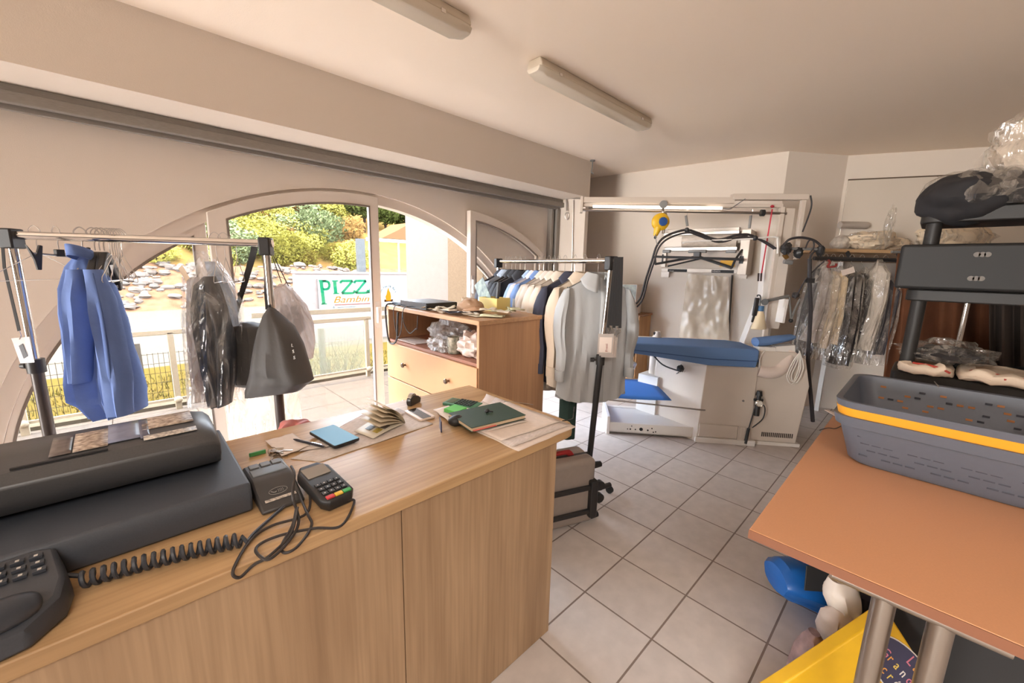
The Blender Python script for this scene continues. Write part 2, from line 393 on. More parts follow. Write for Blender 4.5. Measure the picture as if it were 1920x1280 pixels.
# ------------------------------------------------------------------ outside: terrace, bank, hillside
indoor = set(bpy.data.materials.keys()); m_terr = tiles('terrace_tile', (82, 73, 65), (46, 39, 33), .62, .42, 1.05, .12, .004, .7)
struct('terrace', MB().box(-6, 9, WY+.2, 5.25, -.15, -.005), m_terr, base=(0, 0, 0))
struct('kerb', MB().box(-6, 9, 5.25, 5.38, -.9, .03), mat('kerb_stone', (75, 67, 55), .8, noise_amt=.2))
rr = random.Random(4)
def hz(x, y):
    if y < 5.4: return -.5
    z = -.75+.1*noise.noise(Vector((x*.3, y*.3, 0)))
    if y > 24: z += min(1.9, (y-24)*.55)+.25*noise.noise(Vector((x*.5, y*.5, 3)))
    if y > 28: z += (y-28)*.40+.8*noise.noise(Vector((x*.12, y*.12, 7)))
    return z
def ground(y0, y1, ny, m, name, x0=-14, x1=36, nx=70):
    mb = MB(); mb.grid(lambda a, b: Vector((x0+(x1-x0)*a, y0+(y1-y0)*b, hz(x0+(x1-x0)*a, y0+(y1-y0)*b))), nx, ny); return struct(name, mb, m)
ground(5.35, 11.2, 14, mat('dry_grass', (66, 52, 24), .95, noise_amt=.3, nscale=9, bump=.6, bscale=40, dark=(58, 50, 20)), 'grass_bank')
ground(11.2, 23.6, 8, mat('pale_road', (72, 65, 56), .9, noise_amt=.12, nscale=1.2, stretch=(.3, 3, 1)), 'road')
ground(23.6, 28.3, 14, mat('bank_earth', (92, 66, 48), .95, noise_amt=.4, nscale=3), 'rocky_bank')
ground(28.3, 75, 40, mat('hill_grass', (92, 78, 40), .95, noise_amt=.55, nscale=1.1, dark=(92, 64, 36)), 'hillside')
mb = MB()
for k in range(420):
    x = rr.uniform(-5, 12); y = rr.uniform(24, 28.4); r = rr.uniform(.06, .28)
    mb.blob((x, y, hz(x, y)+r*.2), (r*rr.uniform(.8, 1.5), r, r*rr.uniform(.5, .8)), .5, 1.6, k, 7, 5)
tag(obj('rock_scatter', mb, mat('pale_rock', (86, 76, 68), .9, noise_amt=.25, nscale=4), flat=True), 'pale broken rocks spread over the bank beyond the road', 'rocks', kind='stuff')
mb = MB()
for k in range(6500):
    x = rr.uniform(-3, 5); y = rr.uniform(5.45, 10.2); h = rr.uniform(.04, .12); a = rr.uniform(0, pi); z = hz(x, y)
    mb.add([(x-.012*cos(a), y-.012*sin(a), z), (x+.012*cos(a), y+.012*sin(a), z), (x+rr.uniform(-.05, .05), y+rr.uniform(-.05, .05), z+h)], [(0, 1, 2)])
tag(obj('grass_tufts', mb, mat('grass_blade', (80, 64, 30), .9, noise_amt=.3, nscale=2, dark=(72, 66, 30)), flat=True), 'dry yellow grass tufts below the terrace railing', 'grass', kind='stuff')

def leafy(seed, n=1700, w=.052, spread=(1, 1, .85)):
    q = random.Random(seed); mb = MB()
    for k in range(n):
        d = Vector((q.gauss(0, 1), q.gauss(0, 1), q.gauss(0, 1)))
        if d.length < .1: continue
        d.normalize(); rad = .62+.38*q.random(); rad *= 1+.3*noise.noise(d*2+Vector((seed, 0, 0)))
        c = Vector((d.x*spread[0], d.y*spread[1], d.z*spread[2]))*rad; c.z += .75
        if c.z < .02: c.z = .02+q.random()*.2
        a = Vector((q.gauss(0, 1), q.gauss(0, 1), q.gauss(0, 1))).normalized(); b = a.orthogonal().normalized(); s = w*q.uniform(.6, 1.5)
        mb.add([c-a*s*1.5, c-b*s*.7, c+a*s*1.5, c+b*s*.7], [(0, 1, 2, 3)])
    return mb
kinds = [('shrub', (124, 116, 52), 'yellow-green'), ('shrub', (96, 102, 68), 'grey-green'), ('shrub', (112, 82, 44), 'dry orange')]
protos = []
for i, (nm, c, w_) in enumerate(kinds):
    m = mat('leaf_'+str(i), c, .8, noise_amt=.45, nscale=3.5, dark=tuple(int(v*.78) for v in c))
    r = thing(nm, 'x', 'bush', (0, 0, 0)); obj('foliage', leafy(i+1), m, r, flat=True, local=True)
    st = MB()
    for k in range(4): st.cyl((0, 0, -.25), (.35*cos(k*1.6), .35*sin(k*1.6), .7), .04, .02, 6)
    obj('stems', st, mat('bush_stem', (43, 33, 20), .9), r, local=True); protos.append(r)
spots = []
for k in range(185):
    y = 28.6+24*rr.random()**1.1; px = rr.uniform(-.12, .42); x = px*y
    spots.append((x, y))
spots.sort(key=lambda p: p[1])
first = [True]*3
for k, (x, y) in enumerate(spots):
    i = 0 if rr.random() < .62 else (1 if rr.random() < .6 else 2)
    s = rr.uniform(.7, 1.5)*(1+.012*(y-28))*(1.25 if i == 1 else .95)
    if first[i]: o = protos[i]; first[i] = False
    else: o = dup(protos[i])
    o.location = (x, y, hz(x, y)-.15); o.rotation_euler = (0, 0, rr.uniform(0, 6)); o.scale = (s, s, s*rr.uniform(.75, 1.0))
    o['label'] = ('low yellow-green shrub on the sunny slope', 'grey-green rounded bush on the sunny slope', 'dry orange-tinted bush on the sunny slope')[i]; o['group'] = ('yellow-green shrubs on the slope', 'grey-green bushes on the slope', 'dry orange bushes on the slope')[i]
# taller trees at the top of the slope
tl = MB()
for k in range(1500):
    d = Vector((rr.gauss(0, 1), rr.gauss(0, 1), rr.gauss(0, .6))); d = d.normalized()*rr.uniform(.5, 1)
    c = Vector((d.x*2.2, d.y*2.2, d.z*1.3+3.1)); a = Vector((rr.gauss(0, 1), rr.gauss(0, 1), rr.gauss(0, 1))).normalized(); b = a.orthogonal().normalized()
    tl.add([c-a*.26, c-b*.13, c+a*.26, c+b*.13], [(0, 1, 2, 3)])
tr = thing('pine_tree', 'dark pine with bare leaning trunk at the top of the slope', 'tree', (0, 0, 0), 'pines above the slope')
obj('crown', tl, mat('pine_needles', (46, 49, 21), .85, noise_amt=.5, nscale=1.5), tr, flat=True, local=True)
obj('trunk', MB().tube(spl([(0, 0, -.5), (.15, 0, 1.5), (-.1, .1, 3), (.3, 0, 3.4)]), .17, 8), mat('pine_bark', (35, 26, 21), .9, noise_amt=.4, nscale=6), tr, local=True)
for k in range(5):
    y = 35.5+1.6*(k % 2); x = (.45+.028*k)*y
    o = tr if k == 0 else dup(tr)
    o.location = (x, y, hz(x, y)); o.rotation_euler = (R(rr.uniform(-4, 4)), R(rr.uniform(-6, 6)), rr.uniform(0, 6))
    s = rr.uniform(.55, .75); o.scale = (s, s, s)

# railing of the terrace
m_rail = mat('railing_paint', (130, 118, 100), .6)
RY = 5.17
rl = thing('terrace_railing', 'pale painted metal railing along the edge of the terrace', 'railing', (1.5, RY, 0))
px_posts = [at_y(42, 780, RY).x, at_y(328, 700, RY).x, at_y(688, 640, RY).x, at_y(688, 640, RY).x+1.5]
zt = at_y(325, 622, RY).z; zb = .10
for x in px_posts:
    p = obj('post', MB().box(x-.025, x+.025, RY-.025, RY+.025, -.01, zt+.0), m_rail, rl, bev=.004)
    obj('foot_knob', MB().blob((x, RY-.04, zb+.0), (.035, .035, .035), 0, 1, 0, 12, 8), m_rail, p)
obj('top_rail', MB().box(-4, px_posts[3], RY-.025, RY+.025, zt-.02, zt+.03), m_rail, rl, bev=.006)
obj('bottom_rail', MB().box(-4, px_posts[3], RY-.012, RY+.012, zb-.012, zb+.012), m_rail, rl)
obj('screen_panel', MB().box(px_posts[1]+.7, px_posts[2]-.03, RY-.004, RY+.004, zb+.02, zt-.08), thin('hammered_glass', (112, 118, 100), .76, .3, .08, .2, 120), rl, label='frosted glass panel')
obj('upper_rail', MB().box(px_posts[1]+.7, px_posts[3], RY-.02, RY+.02, zt+.09, zt+.15), m_rail, rl, bev=.005)
# wire mesh fence lower down
FY = 7.2; fz = hz(0, FY); fence = thing('mesh_fence', 'thin dark wire mesh fence beyond the terrace railing', 'fence', (0, FY, fz))
mb = MB()
for k in range(111): x = -3.2+k*.055; mb.cyl((x, FY, fz), (x, FY, fz+1.0), .0035, n=4)
for k in range(8): mb.cyl((-3.2, FY, fz+.04+k*.135), (2.85, FY, fz+.04+k*.135), .0035, n=4)
obj('mesh_panel', mb, mat('fence_wire', (48, 42, 36), .6), fence)
for x in (-2.0, .06, 2.4): obj('post', MB().box(x-.04, x+.04, FY-.04, FY+.04, fz-.1, fz+1.15), mat('concrete_post', (73, 66, 58), .8, noise_amt=.2), fence)
# small leafless shrub and its neighbour behind the glass panel
tw = thing('bare_shrub', 'leafless twiggy shrub behind the frosted terrace panel', 'bush', (2.1, 5.75, hz(2.1, 5.75)))
mb = MB()
for k in range(60):
    a = rr.uniform(0, 2*pi); t = rr.uniform(.1, .7); L = rr.uniform(.5, 1.0)
    p0 = Vector((2.1+rr.uniform(-.05, .05), 5.75, -.75)); p1 = p0+Vector((cos(a)*sin(t), sin(a)*sin(t)*.4, cos(t)))*L; p2 = p1+Vector((rr.uniform(-.2, .2), rr.uniform(-.1, .1), rr.uniform(.1, .35)))
    mb.tube([p0, p1, p2], [.008, .005, .002], 4)
obj('twigs', mb, mat('twig', (39, 34, 27), .9), tw)
# neighbour's sign wall
m_plast = mat('pink_render', (104, 93, 88), .9, noise_amt=.1, nscale=8, bump=.2)
SY = 12.0; wl = thing('sign_wall', 'low pale rendered wall carrying the pizzeria board', 'wall', (5, SY, -.8))
sx0 = at_y(553, 512, SY).x; z_t = at_y(620, 513, SY).z
obj('masonry', MB().box(sx0, 9.5, SY, SY+.25, -.9, z_t), m_plast, wl)
obj('coping', MB().box(sx0-.02, 9.5, SY-.03, SY+.28, z_t, z_t+.05), mat('coping', (100, 90, 84), .8), wl)
pb = SY-.06; bx0, bx1 = at_y(598, 560, pb).x, at_y(749, 570, pb).x; bz1, bz0 = at_y(600, 523, pb).z, at_y(600, 583, pb).z
bd = thing('pizza_board', 'white pizzeria board with green and yellow lettering on the low wall', 'sign', ((bx0+bx1)/2, pb, bz0))
obj('panel', MB().box(bx0, bx1, pb, pb+.05, bz0, bz1), mat('sign_white', (108, 105, 101), .5), bd, bev=.004)
m_gr = mat('sign_green', (12, 72, 46), .6); m_ye = mat('sign_yellow', (112, 62, 6), .6); m_or = mat('sign_orange', (132, 64, 12), .6)
BW, BH = bx1-bx0, bz1-bz0
def bp_(a, b): return Vector((bx0+a*BW, pb-.004, bz0+b*BH))
mb = MB()
def stroke(pts, w, d=.004):
    for p, q in zip(pts, pts[1:]):
        p, q = bp_(*p), bp_(*q); mb.beam(p, q, d, w, up=(0, 0, 1) if abs((q-p).normalized().z) < .9 else (1, 0, 0))
t = .075*BH
stroke([(.035, .93), (.05, .22)], .10*BH); stroke([(.02, .22), (.085, .22)], t*.5); stroke([(.01, .95), (.09, .95)], t*.6)
stroke([(.05, .93), (.105, .93), (.125, .86), (.12, .74), (.10, .68), (.05, .68)], t)
stroke([(.185, .93), (.19, .55)], .10*BH); stroke([(.155, .94), (.225, .94)], t*.5); stroke([(.16, .54), (.23, .54)], t*.5)
for x in (.25, .415): stroke([(x, .86), (x+.01, .94), (x+.145, .94), (x+.01, .54), (x+.155, .54), (x+.165, .63)], t)
stroke([(.585, .54), (.665, .95)], t*.8); stroke([(.665, .95), (.735, .54)], .10*BH); stroke([(.61, .68), (.71, .68)], t*.6); stroke([(.565, .54), (.61, .54)], t*.5); stroke([(.70, .54), (.755, .54)], t*.5)
obj('pizza_lettering', mb, m_gr, bd)
o = bp_(.15, .24); text('script_lettering', 'Bambino', .30*BH, m_ye, bd, o, (1, 0, .0), (0, 0, 1), .003, .35, sx=1.35)
mb = MB(); stroke([(.17, .17), (.72, .17)], t*.3); obj('underline', mb, mat('sign_red', (77, 21, 15), .6), bd)
text('small_lettering', 'A emporter', .14*BH, mat('sign_grey', (56, 64, 66), .6), bd, bp_(.14, .04), (1, 0, 0), (0, 0, 1), .003, sx=1.2)
for i, ch in enumerate('Au feu De Bois'):
    a = R(150-i*9.2); cx, cz = .845, .38
    o = bp_(cx+.105*cos(a), cz+.34*sin(a)); tn = Vector((sin(a), 0, -cos(a)*.9)); text('arc_letter', ch, .11*BH, mat('sign_grey', (56, 64, 66), .6), bd, o, tn, Vector((-tn.z, 0, tn.x)), .003)
mb = MB(); c = bp_(.85, .38)
mb.prism([(x*BH, z*BH) for x, z in ((-.09, -.14), (-.12, 0), (-.07, .1), (-.05, .2), (.0, .33), (.03, .2), (.07, .14), (.09, .0), (.08, -.14))], c+Vector((0, -.001, 0)), (1, 0, 0), (0, 0, 1), .003)
obj('flame_mark', mb, m_or, bd); mb = MB()
stroke([(.79, .22), (.91, .26)], t*.7); stroke([(.79, .26), (.91, .22)], t*.7); obj('logs_mark', mb, mat('sign_brown', (47, 30, 18), .7), bd)
# neighbour's projecting wall at the right of the terrace
p0, p1, p2 = at_y(762, 500, 5.6), at_y(842, 500, 4.75), at_y(905, 500, 4.2)
def vwall(name, a, b, m, th, label, z1=3.2):
    a = Vector((a.x, a.y, 0)); b = Vector((b.x, b.y, 0)); d = (b-a).normalized(); n = Vector((-d.y, d.x, 0))
    if n.x < 0: n = -n
    mb = MB(); mb.add([a, b, b+n*th, a+n*th]+[p+Vector((0, 0, z1)) for p in (a, b, b+n*th, a+n*th)], [(0, 1, 5, 4), (1, 2, 6, 5), (2, 3, 7, 6), (3, 0, 4, 7), (4, 5, 6, 7)])
    return struct(name, mb, m)
vwall('wall_terrace', p0, p1, mat('white_render', (92, 83, 77), .9, noise_amt=.06, nscale=12, bump=.25, bscale=90), .5, '')
vwall('wall_neighbour', p1+Vector((-.02, 0, 0)), p2, mat('rough_render', (88, 74, 60), .95, noise_amt=.12, nscale=40, bump=.5, bscale=120), .5, '')
# post and awning in front of the hillside
gp = at_y(684, 510, 12.6); tag(obj('grey_post', MB().box(gp.x-.22, gp.x+.02, 12.55, 12.7, -.8, at_y(684, 448, 12.6).z), mat('galvanised', (66, 66, 65), .5, .3), base=(gp.x, 12.55, -.8)), 'grey flat post standing before the hillside, left of the door stile', 'post')
aw = at_y(745, 455, 14.0); ar = thing('awning', 'tan sloped awning roof seen beyond the low sign wall', 'awning', (aw.x, 14, 2))
a0, a1, a2 = at_y(716, 446, 14.0), at_y(772, 446, 14.0), at_y(772, 422, 14.0)
obj('canopy', MB().prism([(0, 0), (a1.x-a0.x, 0), (a2.x-a0.x, a2.z-a0.z+.1), (.5*(a2.x-a0.x), .55*(a2.z-a0.z))], a0, (1, 0, 0), (0, 0, 1), -1.6), mat('awning_cloth', (80, 58, 39), .8), ar)
obj('beam', MB().box(a0.x-.6, a1.x+2, 13.9, 14.0, a0.z-.14, a0.z-.02), m_rail, ar)
obj('pole', MB().cyl((a0.x+.62, 13.95, -.8), (a0.x+.62, 13.95, a0.z-.1), .03), m_track, ar)
for m in [x for x in bpy.data.materials if x.name not in indoor]:                          # no specular outdoors, so the strong sky leaves no sheen
    for nd_ in m.node_tree.nodes:
        if nd_.type == 'BSDF_PRINCIPLED': nd_.inputs['Specular IOR Level'].default_value = 0
# ------------------------------------------------------------------ reception counter
CT = .88
m_oakx = wood('oak_along', (200, 165, 122), (158, 122, 84), 0, .42)
m_oakz = wood('oak_upright', (180, 150, 118), (142, 112, 84), 2, .42)
ct = thing('reception_counter', 'long oak-look reception counter with rounded top corner in the foreground', 'counter', (.2, 1.25, 0))
pl = [(-.75, .89), (1.175, .89)]+[(1.175+.08*sin(R(a)), .97-.08*cos(R(a))) for a in (22, 45, 68, 90)]+[(1.255, 1.605), (-.75, 1.605)]
obj('countertop', MB().prism(pl, (0, 0, .846), (1, 0, 0), (0, 1, 0), .034), m_oakx, ct, bev=.003)
obj('front_panel', MB().box(-.75, .4775, .905, .924, .002, .846), m_oakz, ct, bev=.001)
obj('front_panel', MB().box(.4805, 1.13, .905, .924, .002, .846), m_oakz, ct, bev=.001)
obj('end_panel', MB().box(1.112, 1.13, .926, 1.56, .002, .846), m_oakz, ct)
obj('divider', MB().box(-.2, -.18, .926, 1.55, .002, .846), m_oakz, ct)
obj('inner_shelf', MB().box(-.18, 1.11, .95, 1.55, .42, .44), m_oakz, ct)

# big black machine at the left
tm = thing('till_machine', 'large black counter machine with rounded lid covered in taped labels', 'machine', (-.2, 1.3, CT))
obj('base', MB().prism([(1.085, .882), (1.078, .925), (1.088, .955), (1.50, .962), (1.525, .95), (1.53, .882)], (-.95, 0, 0), (0, 1, 0), (0, 0, 1), 1.127), mat('machine_black', (70, 74, 82), .5, noise_amt=.15, nscale=400), tm, bev=.006)
lidp = [(1.262, .958), (1.222, .975), (1.200, 1.01), (1.200, 1.04), (1.222, 1.062), (1.30, 1.070), (1.39, 1.074), (1.415, 1.06), (1.43, .96)]
mb = MB(); n = len(lidp); xsx = [(-.95, 1), (.06, 1), (.10, .985), (.128, .93), (.142, .80)]
vs = []
for x, k in xsx:
    for y, z in lidp: vs.append((x, 1.32+(y-1.32)*(.5+.5*k), .958+(z-.958)*k if True else z))
fs = [tuple(range(n))[::-1], tuple((len(xsx)-1)*n+i for i in range(n))]
for i in range(len(xsx)-1):
    for j in range(n): fs.append((i*n+j, i*n+(j+1) % n, (i+1)*n+(j+1) % n, (i+1)*n+j))
obj('lid', mb.add(vs, fs), mat('lid_black', (74, 74, 76), .38, noise_amt=.15, nscale=300), tm, bev=.004)
lab = mat('label_print', (214, 196, 178), .5, noise_amt=.7, nscale=90, dark=(96, 70, 58), stretch=(1, 1.6, 1))
for x0, x1, y0, y1, m, nm in ((-.115, -.06, 1.25, 1.36, lab, 'label_strip'), (-.06, -.005, 1.26, 1.38, mat('tape_blue', (132, 136, 160), .3, noise_amt=.3, nscale=40), 'tape_strip'),
                              (-.15, -.118, 1.25, 1.36, mat('photo_grey', (120, 108, 104), .3, noise_amt=.5, nscale=60), 'label_strip'), (.0, .10, 1.30, 1.385, lab, 'label_strip'),
                              (.0, .10, 1.235, 1.262, mat('label_white', (226, 214, 200), .4, noise_amt=.5, nscale=140, dark=(120, 110, 104)), 'label_strip'), (-.005, .012, 1.25, 1.38, mat('tape_dark', (92, 92, 110), .3), 'tape_strip')):
    def lz(y): return 1.0645+(y-1.222)*.0715 if y < 1.3 else 1.0702+(y-1.3)*.0444
    mb = MB(); mb.grid(lambda a, b: Vector((x0+(x1-x0)*a, y0+(y1-y0)*b, lz(y0+(y1-y0)*b)+.0015)), 4, 6); obj(nm, mb, m, tm, solid=.0008)
obj('slot', MB().box(-.20, -.06, 1.228, 1.234, 1.064, 1.0675), m_blackm, tm)

# desk telephone
ph = thing('desk_telephone', 'black desk telephone with coiled cord at the near left counter corner', 'telephone', (-.25, 1.0, CT))
PT = frame((-.128, .99, CT+.03), (.985, .17, 0), (-.17, .985, 0))
m_ph = mat('phone_black', (60, 63, 70), .42, noise_amt=.1, nscale=300)
pl = [(-.30, -.085), (-.05, -.085), (-.005, -.045), (.008, .0), (.008, .095), (-.02, .11), (-.30, .11)]
pv = [PT @ Vector((a, b, 0)) for a, b in pl]
mb = MB(); n = len(pl); vs = []
for zz, k in ((-.028, 1), (-.006, 1), (.012, .95)):
    for a, b in pl: vs.append(PT @ Vector((-.14+(a+.14)*k, (b-.01)*k+.01, zz+(.03*(b+.085)/.2 if zz > 0 else 0))))
fs = [tuple(range(n))[::-1], tuple(2*n+i for i in range(n))]+[(i*n+j, i*n+(j+1) % n, (i+1)*n+(j+1) % n, (i+1)*n+j) for i in (0, 1) for j in range(n)]
obj('body', mb.add(vs, fs), m_ph, ph, bev=.006)
def ptop(a, b): return PT @ Vector((a, b, .012+.03*(b+.085)/.2+.001))
m_leg = mat('key_legend', (196, 190, 184), .6)
kk = []
for i in range(4):
    for j in range(3):
        mb = MB(); c = ptop(-.088+.0215*i, .085-.021*j-.003*i)
        mb.box(c.x-.008, c.x+.008, c.y-.006, c.y+.006, c.z, c.z+.005); mb.m = 1; mb.box(c.x-.0025, c.x+.0025, c.y-.003, c.y+.003, c.z+.0051, c.z+.0055)
        obj('key', mb, [m_ph, m_leg], ph, bev=.001)
c = ptop(-.128, .072); obj('navigation_ring', MB().lathe([(.0185, 0), (.019, .004), (.010, .005), (.009, .001)], c, 24), m_leg, ph, label='pale oval navigation ring'); obj('centre_button', MB().lathe([(.008, 0), (.008, .004), (.0, .005)], c, 16), m_ph, ph)
hs = spl([PT @ Vector(p) for p in ((-.34, -.06, .03), (-.25, -.075, .042), (-.12, -.072, .040), (-.03, -.045, .024))], 6)
obj('handset', MB().tube(hs, [.026]*(len(hs)-3)+[.024, .020, .012], 14), m_ph, ph, sub=1)
p0, p1 = at_z(150, 1088, CT+.017), at_z(452, 1012, CT+.017); cord = []
ax = (p1-p0); sd = Vector((-ax.y, ax.x, 0)).normalized()
for k in range(17*10+1):
    t = k/170; a = 2*pi*k/10; tt = t**1.0; cord.append(p0+ax*tt+sd*cos(a)*.0125+Vector((0, 0, .0135*sin(a)+.004*sin(t*3))))
cord = [PT @ Vector((0, .05, .0))]+cord+spl([p1+Vector((.01, 0, -.01)), at_z(478, 998, CT+.006), at_z(520, 960, CT+.008), Vector((.275, 1.08, CT+.008))], 6)
obj('coiled_cord', MB().tube(cord, .0042, 6), m_ph, ph)

# payment terminal in two pieces
pr_ = thing('receipt_printer', 'dark receipt printer base with contactless symbol beside the black machine', 'card terminal', (.235, 1.13, CT))
m_dk = mat('terminal_grey', (62, 60, 60), .4)
x0, x1 = .186, .283
mb = MB(); mb.prism([(1.045, .881), (1.040, .890), (1.132, .927), (1.150, .932), (1.240, .930), (1.247, .922), (1.247, .881)], (x0, 0, 0), (0, 1, 0), (0, 0, 1), x1-x0)
obj('body', mb, m_dk, pr_, bev=.005)
obj('lid_window', MB().box(x0+.008, x1-.008, 1.155, 1.198, .931, .9345), mat('smoked_window', (104, 108, 112), .15), pr_, bev=.002)
for k in range(3): obj('button', MB().box(x0+.012+k*.027, x0+.034+k*.027, 1.208, 1.234, .930, .9345), mat('button_grey', (108, 106, 106), .5), pr_, bev=.001)
u = Vector((1, 0, 0)); v = Vector((0, .092, .037)).normalized(); o = Vector((.2345, 1.090, .9105))
def onf(a, b, k=.0012): return o+u*a+v*b+u.cross(v)*(k)
m_mk = mat('mark_grey', (150, 146, 142), .5)
mb = MB(); mb.tube([onf(.021*cos(2*pi*k/28), .0105*sin(2*pi*k/28)) for k in range(28)], .0007, 4, closed=True)
for i in range(4): mb.tube([onf(-.002+.0035*i+.003*cos(a), .006*sin(a)) for a in (-.9, -.45, 0, .45, .9)], .0006, 4)
mb.tube([onf(-.016, .003), onf(-.011, -.002), onf(-.007, -.003), onf(-.004, -.001)], .0012, 4)
obj('contactless_mark', mb, m_mk, pr_)
obj('label_strip', MB().beam(onf(-.035, -.024), onf(.035, -.024), .001, .008, up=v), mat('label_white', (226, 214, 200)), pr_)
tp = thing('card_terminal', 'black card terminal with coloured keys lying beside the receipt printer', 'card terminal', (.35, 1.07, CT))
KT = frame((.300, .955, CT+.002), (.985, .10, 0), (-.10, .985, 0)) @ Matrix.Rotation(R(8), 4, 'X')
def kp(a, b, c=0): return KT @ Vector((a, b, c))
pl = [(0, .02), (.012, 0), (.07, 0), (.085, .02), (.085, .155), (.065, .185), (.018, .185), (0, .155)]
mb = MB(KT); n = len(pl); vs = [(a, b, 0) for a, b in pl]+[(a, b, .022) for a, b in pl]+[(.0425+(a-.0425)*.92, .092+(b-.092)*.95, .028) for a, b in pl]
mb.add(vs, [tuple(range(n))[::-1], tuple(2*n+i for i in range(n))]+[(i*n+j, i*n+(j+1) % n, (i+1)*n+(j+1) % n, (i+1)*n+j) for i in (0, 1) for j in range(n)])
obj('body', mb, m_black, tp, bev=.003)
obj('support_foot', MB().box(.31, .37, 1.10, 1.13, CT, CT+.02), m_black, tp)
obj('screen', MB(KT).box(.012, .073, .115, .165, .0275, .0295), mat('lcd_grey', (148, 140, 132), .12), tp, bev=.001)
for j in range(4):
    for i in range(4):
        c = None
        if j == 0 and i < 3: c = ((206, 62, 66), (232, 188, 62), (60, 160, 84))[i]; w = .010
        elif j == 0: continue
        else: c = (44, 43, 44); w = .0065
        x = .018+i*.0165 if j else .022+i*.0215; y = .016+j*.020
        mb = MB(KT); mb.box(x-w, x+w, y-.006, y+.006, .027, .0315)
        if j: mb.m = 1; mb.box(x-.0018, x+.0018, y-.0018, y+.0018, .0315, .0319)
        obj('key', mb, [mat('key_'+str(c), c, .5), m_leg], tp, bev=.001, label={(206, 62, 66): 'red key', (232, 188, 62): 'yellow key', (60, 160, 84): 'green key'}.get(c))
H5 = CT+.006
cb = [(.36, .962, CT+.012), (.372, .95, H5), at_z(640, 985, H5), at_z(590, 990, H5), at_z(530, 1002, H5), at_z(490, 1018, H5), at_z(480, 1034, H5+.006), at_z(505, 1048, H5+.004), at_z(545, 1010, H5+.006), at_z(560, 975, CT+.02), at_z(549, 930, CT+.075), at_z(552, 890, CT+.10), at_z(546, 874, CT+.105)]
cb2 = [(.283, 1.14, CT+.02), at_z(575, 960, CT+.02), at_z(584, 985, H5), at_z(560, 1022, H5), at_z(535, 1036, H5), at_z(528, 1022, H5), at_z(548, 985, CT+.016), at_z(556, 950, CT+.05)]
cb3 = [at_z(558, 950, CT+.05), at_z(545, 1000, CT+.012), at_z(505, 1042, H5), Vector((.135, .885, CT-.006)), Vector((.108, .876, CT-.014)), Vector((.10, .882, CT+.004)), at_z(470, 1012, H5), at_z(510, 985, H5), at_z(575, 962, CT+.012), (.30, 1.06, CT+.02)]
m_cab = mat('cable_dark', (52, 46, 44), .5)
obj('cable', MB().tube(spl(cb, 8), .0032, 7), m_cab, tp); obj('cable', MB().tube(spl(cb2, 8), .0032, 7), m_cab, tp); obj('cable', MB().tube(spl(cb3, 8), .0032, 7), m_cab, tp)

# keys
ky = thing('key_bunch', 'bunch of steel keys with a green tag on the counter', 'keys', at_z(512, 855, CT))
m_key = mat('key_metal', (176, 164, 150), .3, 1.); kc = at_z(512, 853, CT)
def key(c, a, L, zz):
    M = Matrix.Translation((c.x, c.y, zz)) @ Matrix.Rotation(a, 4, 'Z') @ Matrix.Rotation(R(6), 4, 'Y')
    mb = MB(M); mb.loops([(.011*cos(t), .011*sin(t), 0) for t in [2*pi*k/14 for k in range(14)]], [(-.004+.003*cos(t), .003*sin(t), 0) for t in [2*pi*k/14 for k in range(14)]], (0, 0, .0022))
    mb.prism([(.009, -.0035), (L, -.0035), (L+.003, 0), (L, .002), (L-.004, .0045), (L-.009, .002), (L-.014, .0045), (L-.02, .003), (.009, .0035)], (0, 0, 0), (1, 0, 0), (0, 1, 0), .002); obj('key', mb, m_key, ky)
for k, (dx, dy, a, zz) in enumerate(((.012, -.008, -1.0, .006), (-.004, -.012, -1.9, .008), (.020, -.004, -.5, .011), (.006, -.02, -1.35, .004), (.0, .0, -.9, .014))): key(kc+Vector((dx, dy, 0)), a, .035+.006*(k % 2), CT+zz)
obj('key_ring', MB().tube([kc+Vector((.012*cos(t), .006+.004*sin(t), .012+.011*sin(t))) for t in [2*pi*k/20 for k in range(20)]], .001, 6, closed=True), m_key, ky)
obj('lock_cylinder', MB().cyl(kc+Vector((.012, .01, .009)), kc+Vector((.03, .0, .009)), .008, n=14), m_key, ky)
c = at_z(484, 853, CT); obj('green_tag', MB().box(c.x-.024, c.x+.022, c.y-.003, c.y+.004, CT+.001, CT+.013), mat('tag_green', (66, 142, 76), .5), ky, bev=.0015)

# sheets of paper lying on a flat top
m_news = mat('newsprint', (224, 212, 204), .85, noise_amt=.2, nscale=55, stretch=(1, 5, 1), dark=(192, 178, 170))
def sheet(name, px, z, m, label, cat, group=None, wave=.003, seed=0, lift=0., n=14):
    P = [at_z(x, y, z) for x, y in px]
    def f(a, b):
        p = P[0].lerp(P[1], a).lerp(P[3].lerp(P[2], a), b); k = noise.noise(Vector((a*2.2+seed, b*2.2, seed)))
        e = max(abs(a-.5), abs(b-.5))*2; p.z = z+wave*abs(k)*(.3+e)+lift*max(0, a-.6)**2*6
        q = noise.noise(Vector((a*3+seed, b*3, 5+seed)))*.006*e; return p+Vector((q, -q, 0))
    mb = MB(); mb.grid(f, n, n); c = sum(P, Vector())/4; c.z = z
    return tag(obj(name, mb, m, base=c, solid=.0006), label, cat, group)
sheet('newspaper', ((545, 860), (600, 866), (812, 795), (745, 765)), CT+.0010, m_news, 'crumpled newspaper sheet spread along the back of the counter', 'newspaper', seed=1, wave=.004)
sheet('printed_sheet', ((560, 846), (612, 838), (760, 775), (705, 762)), CT+.0050, m_news, 'grey printed sheet under the smartphone and open brochure', 'paper', seed=2, wave=.002)
c = at_z(525, 832, CT+.006); sheet('paper_slip', ((497, 826), (528, 855), (582, 835), (548, 812)), CT+.0072, m_paper, 'blank slip of paper behind the key bunch', 'paper', seed=3, wave=.002)
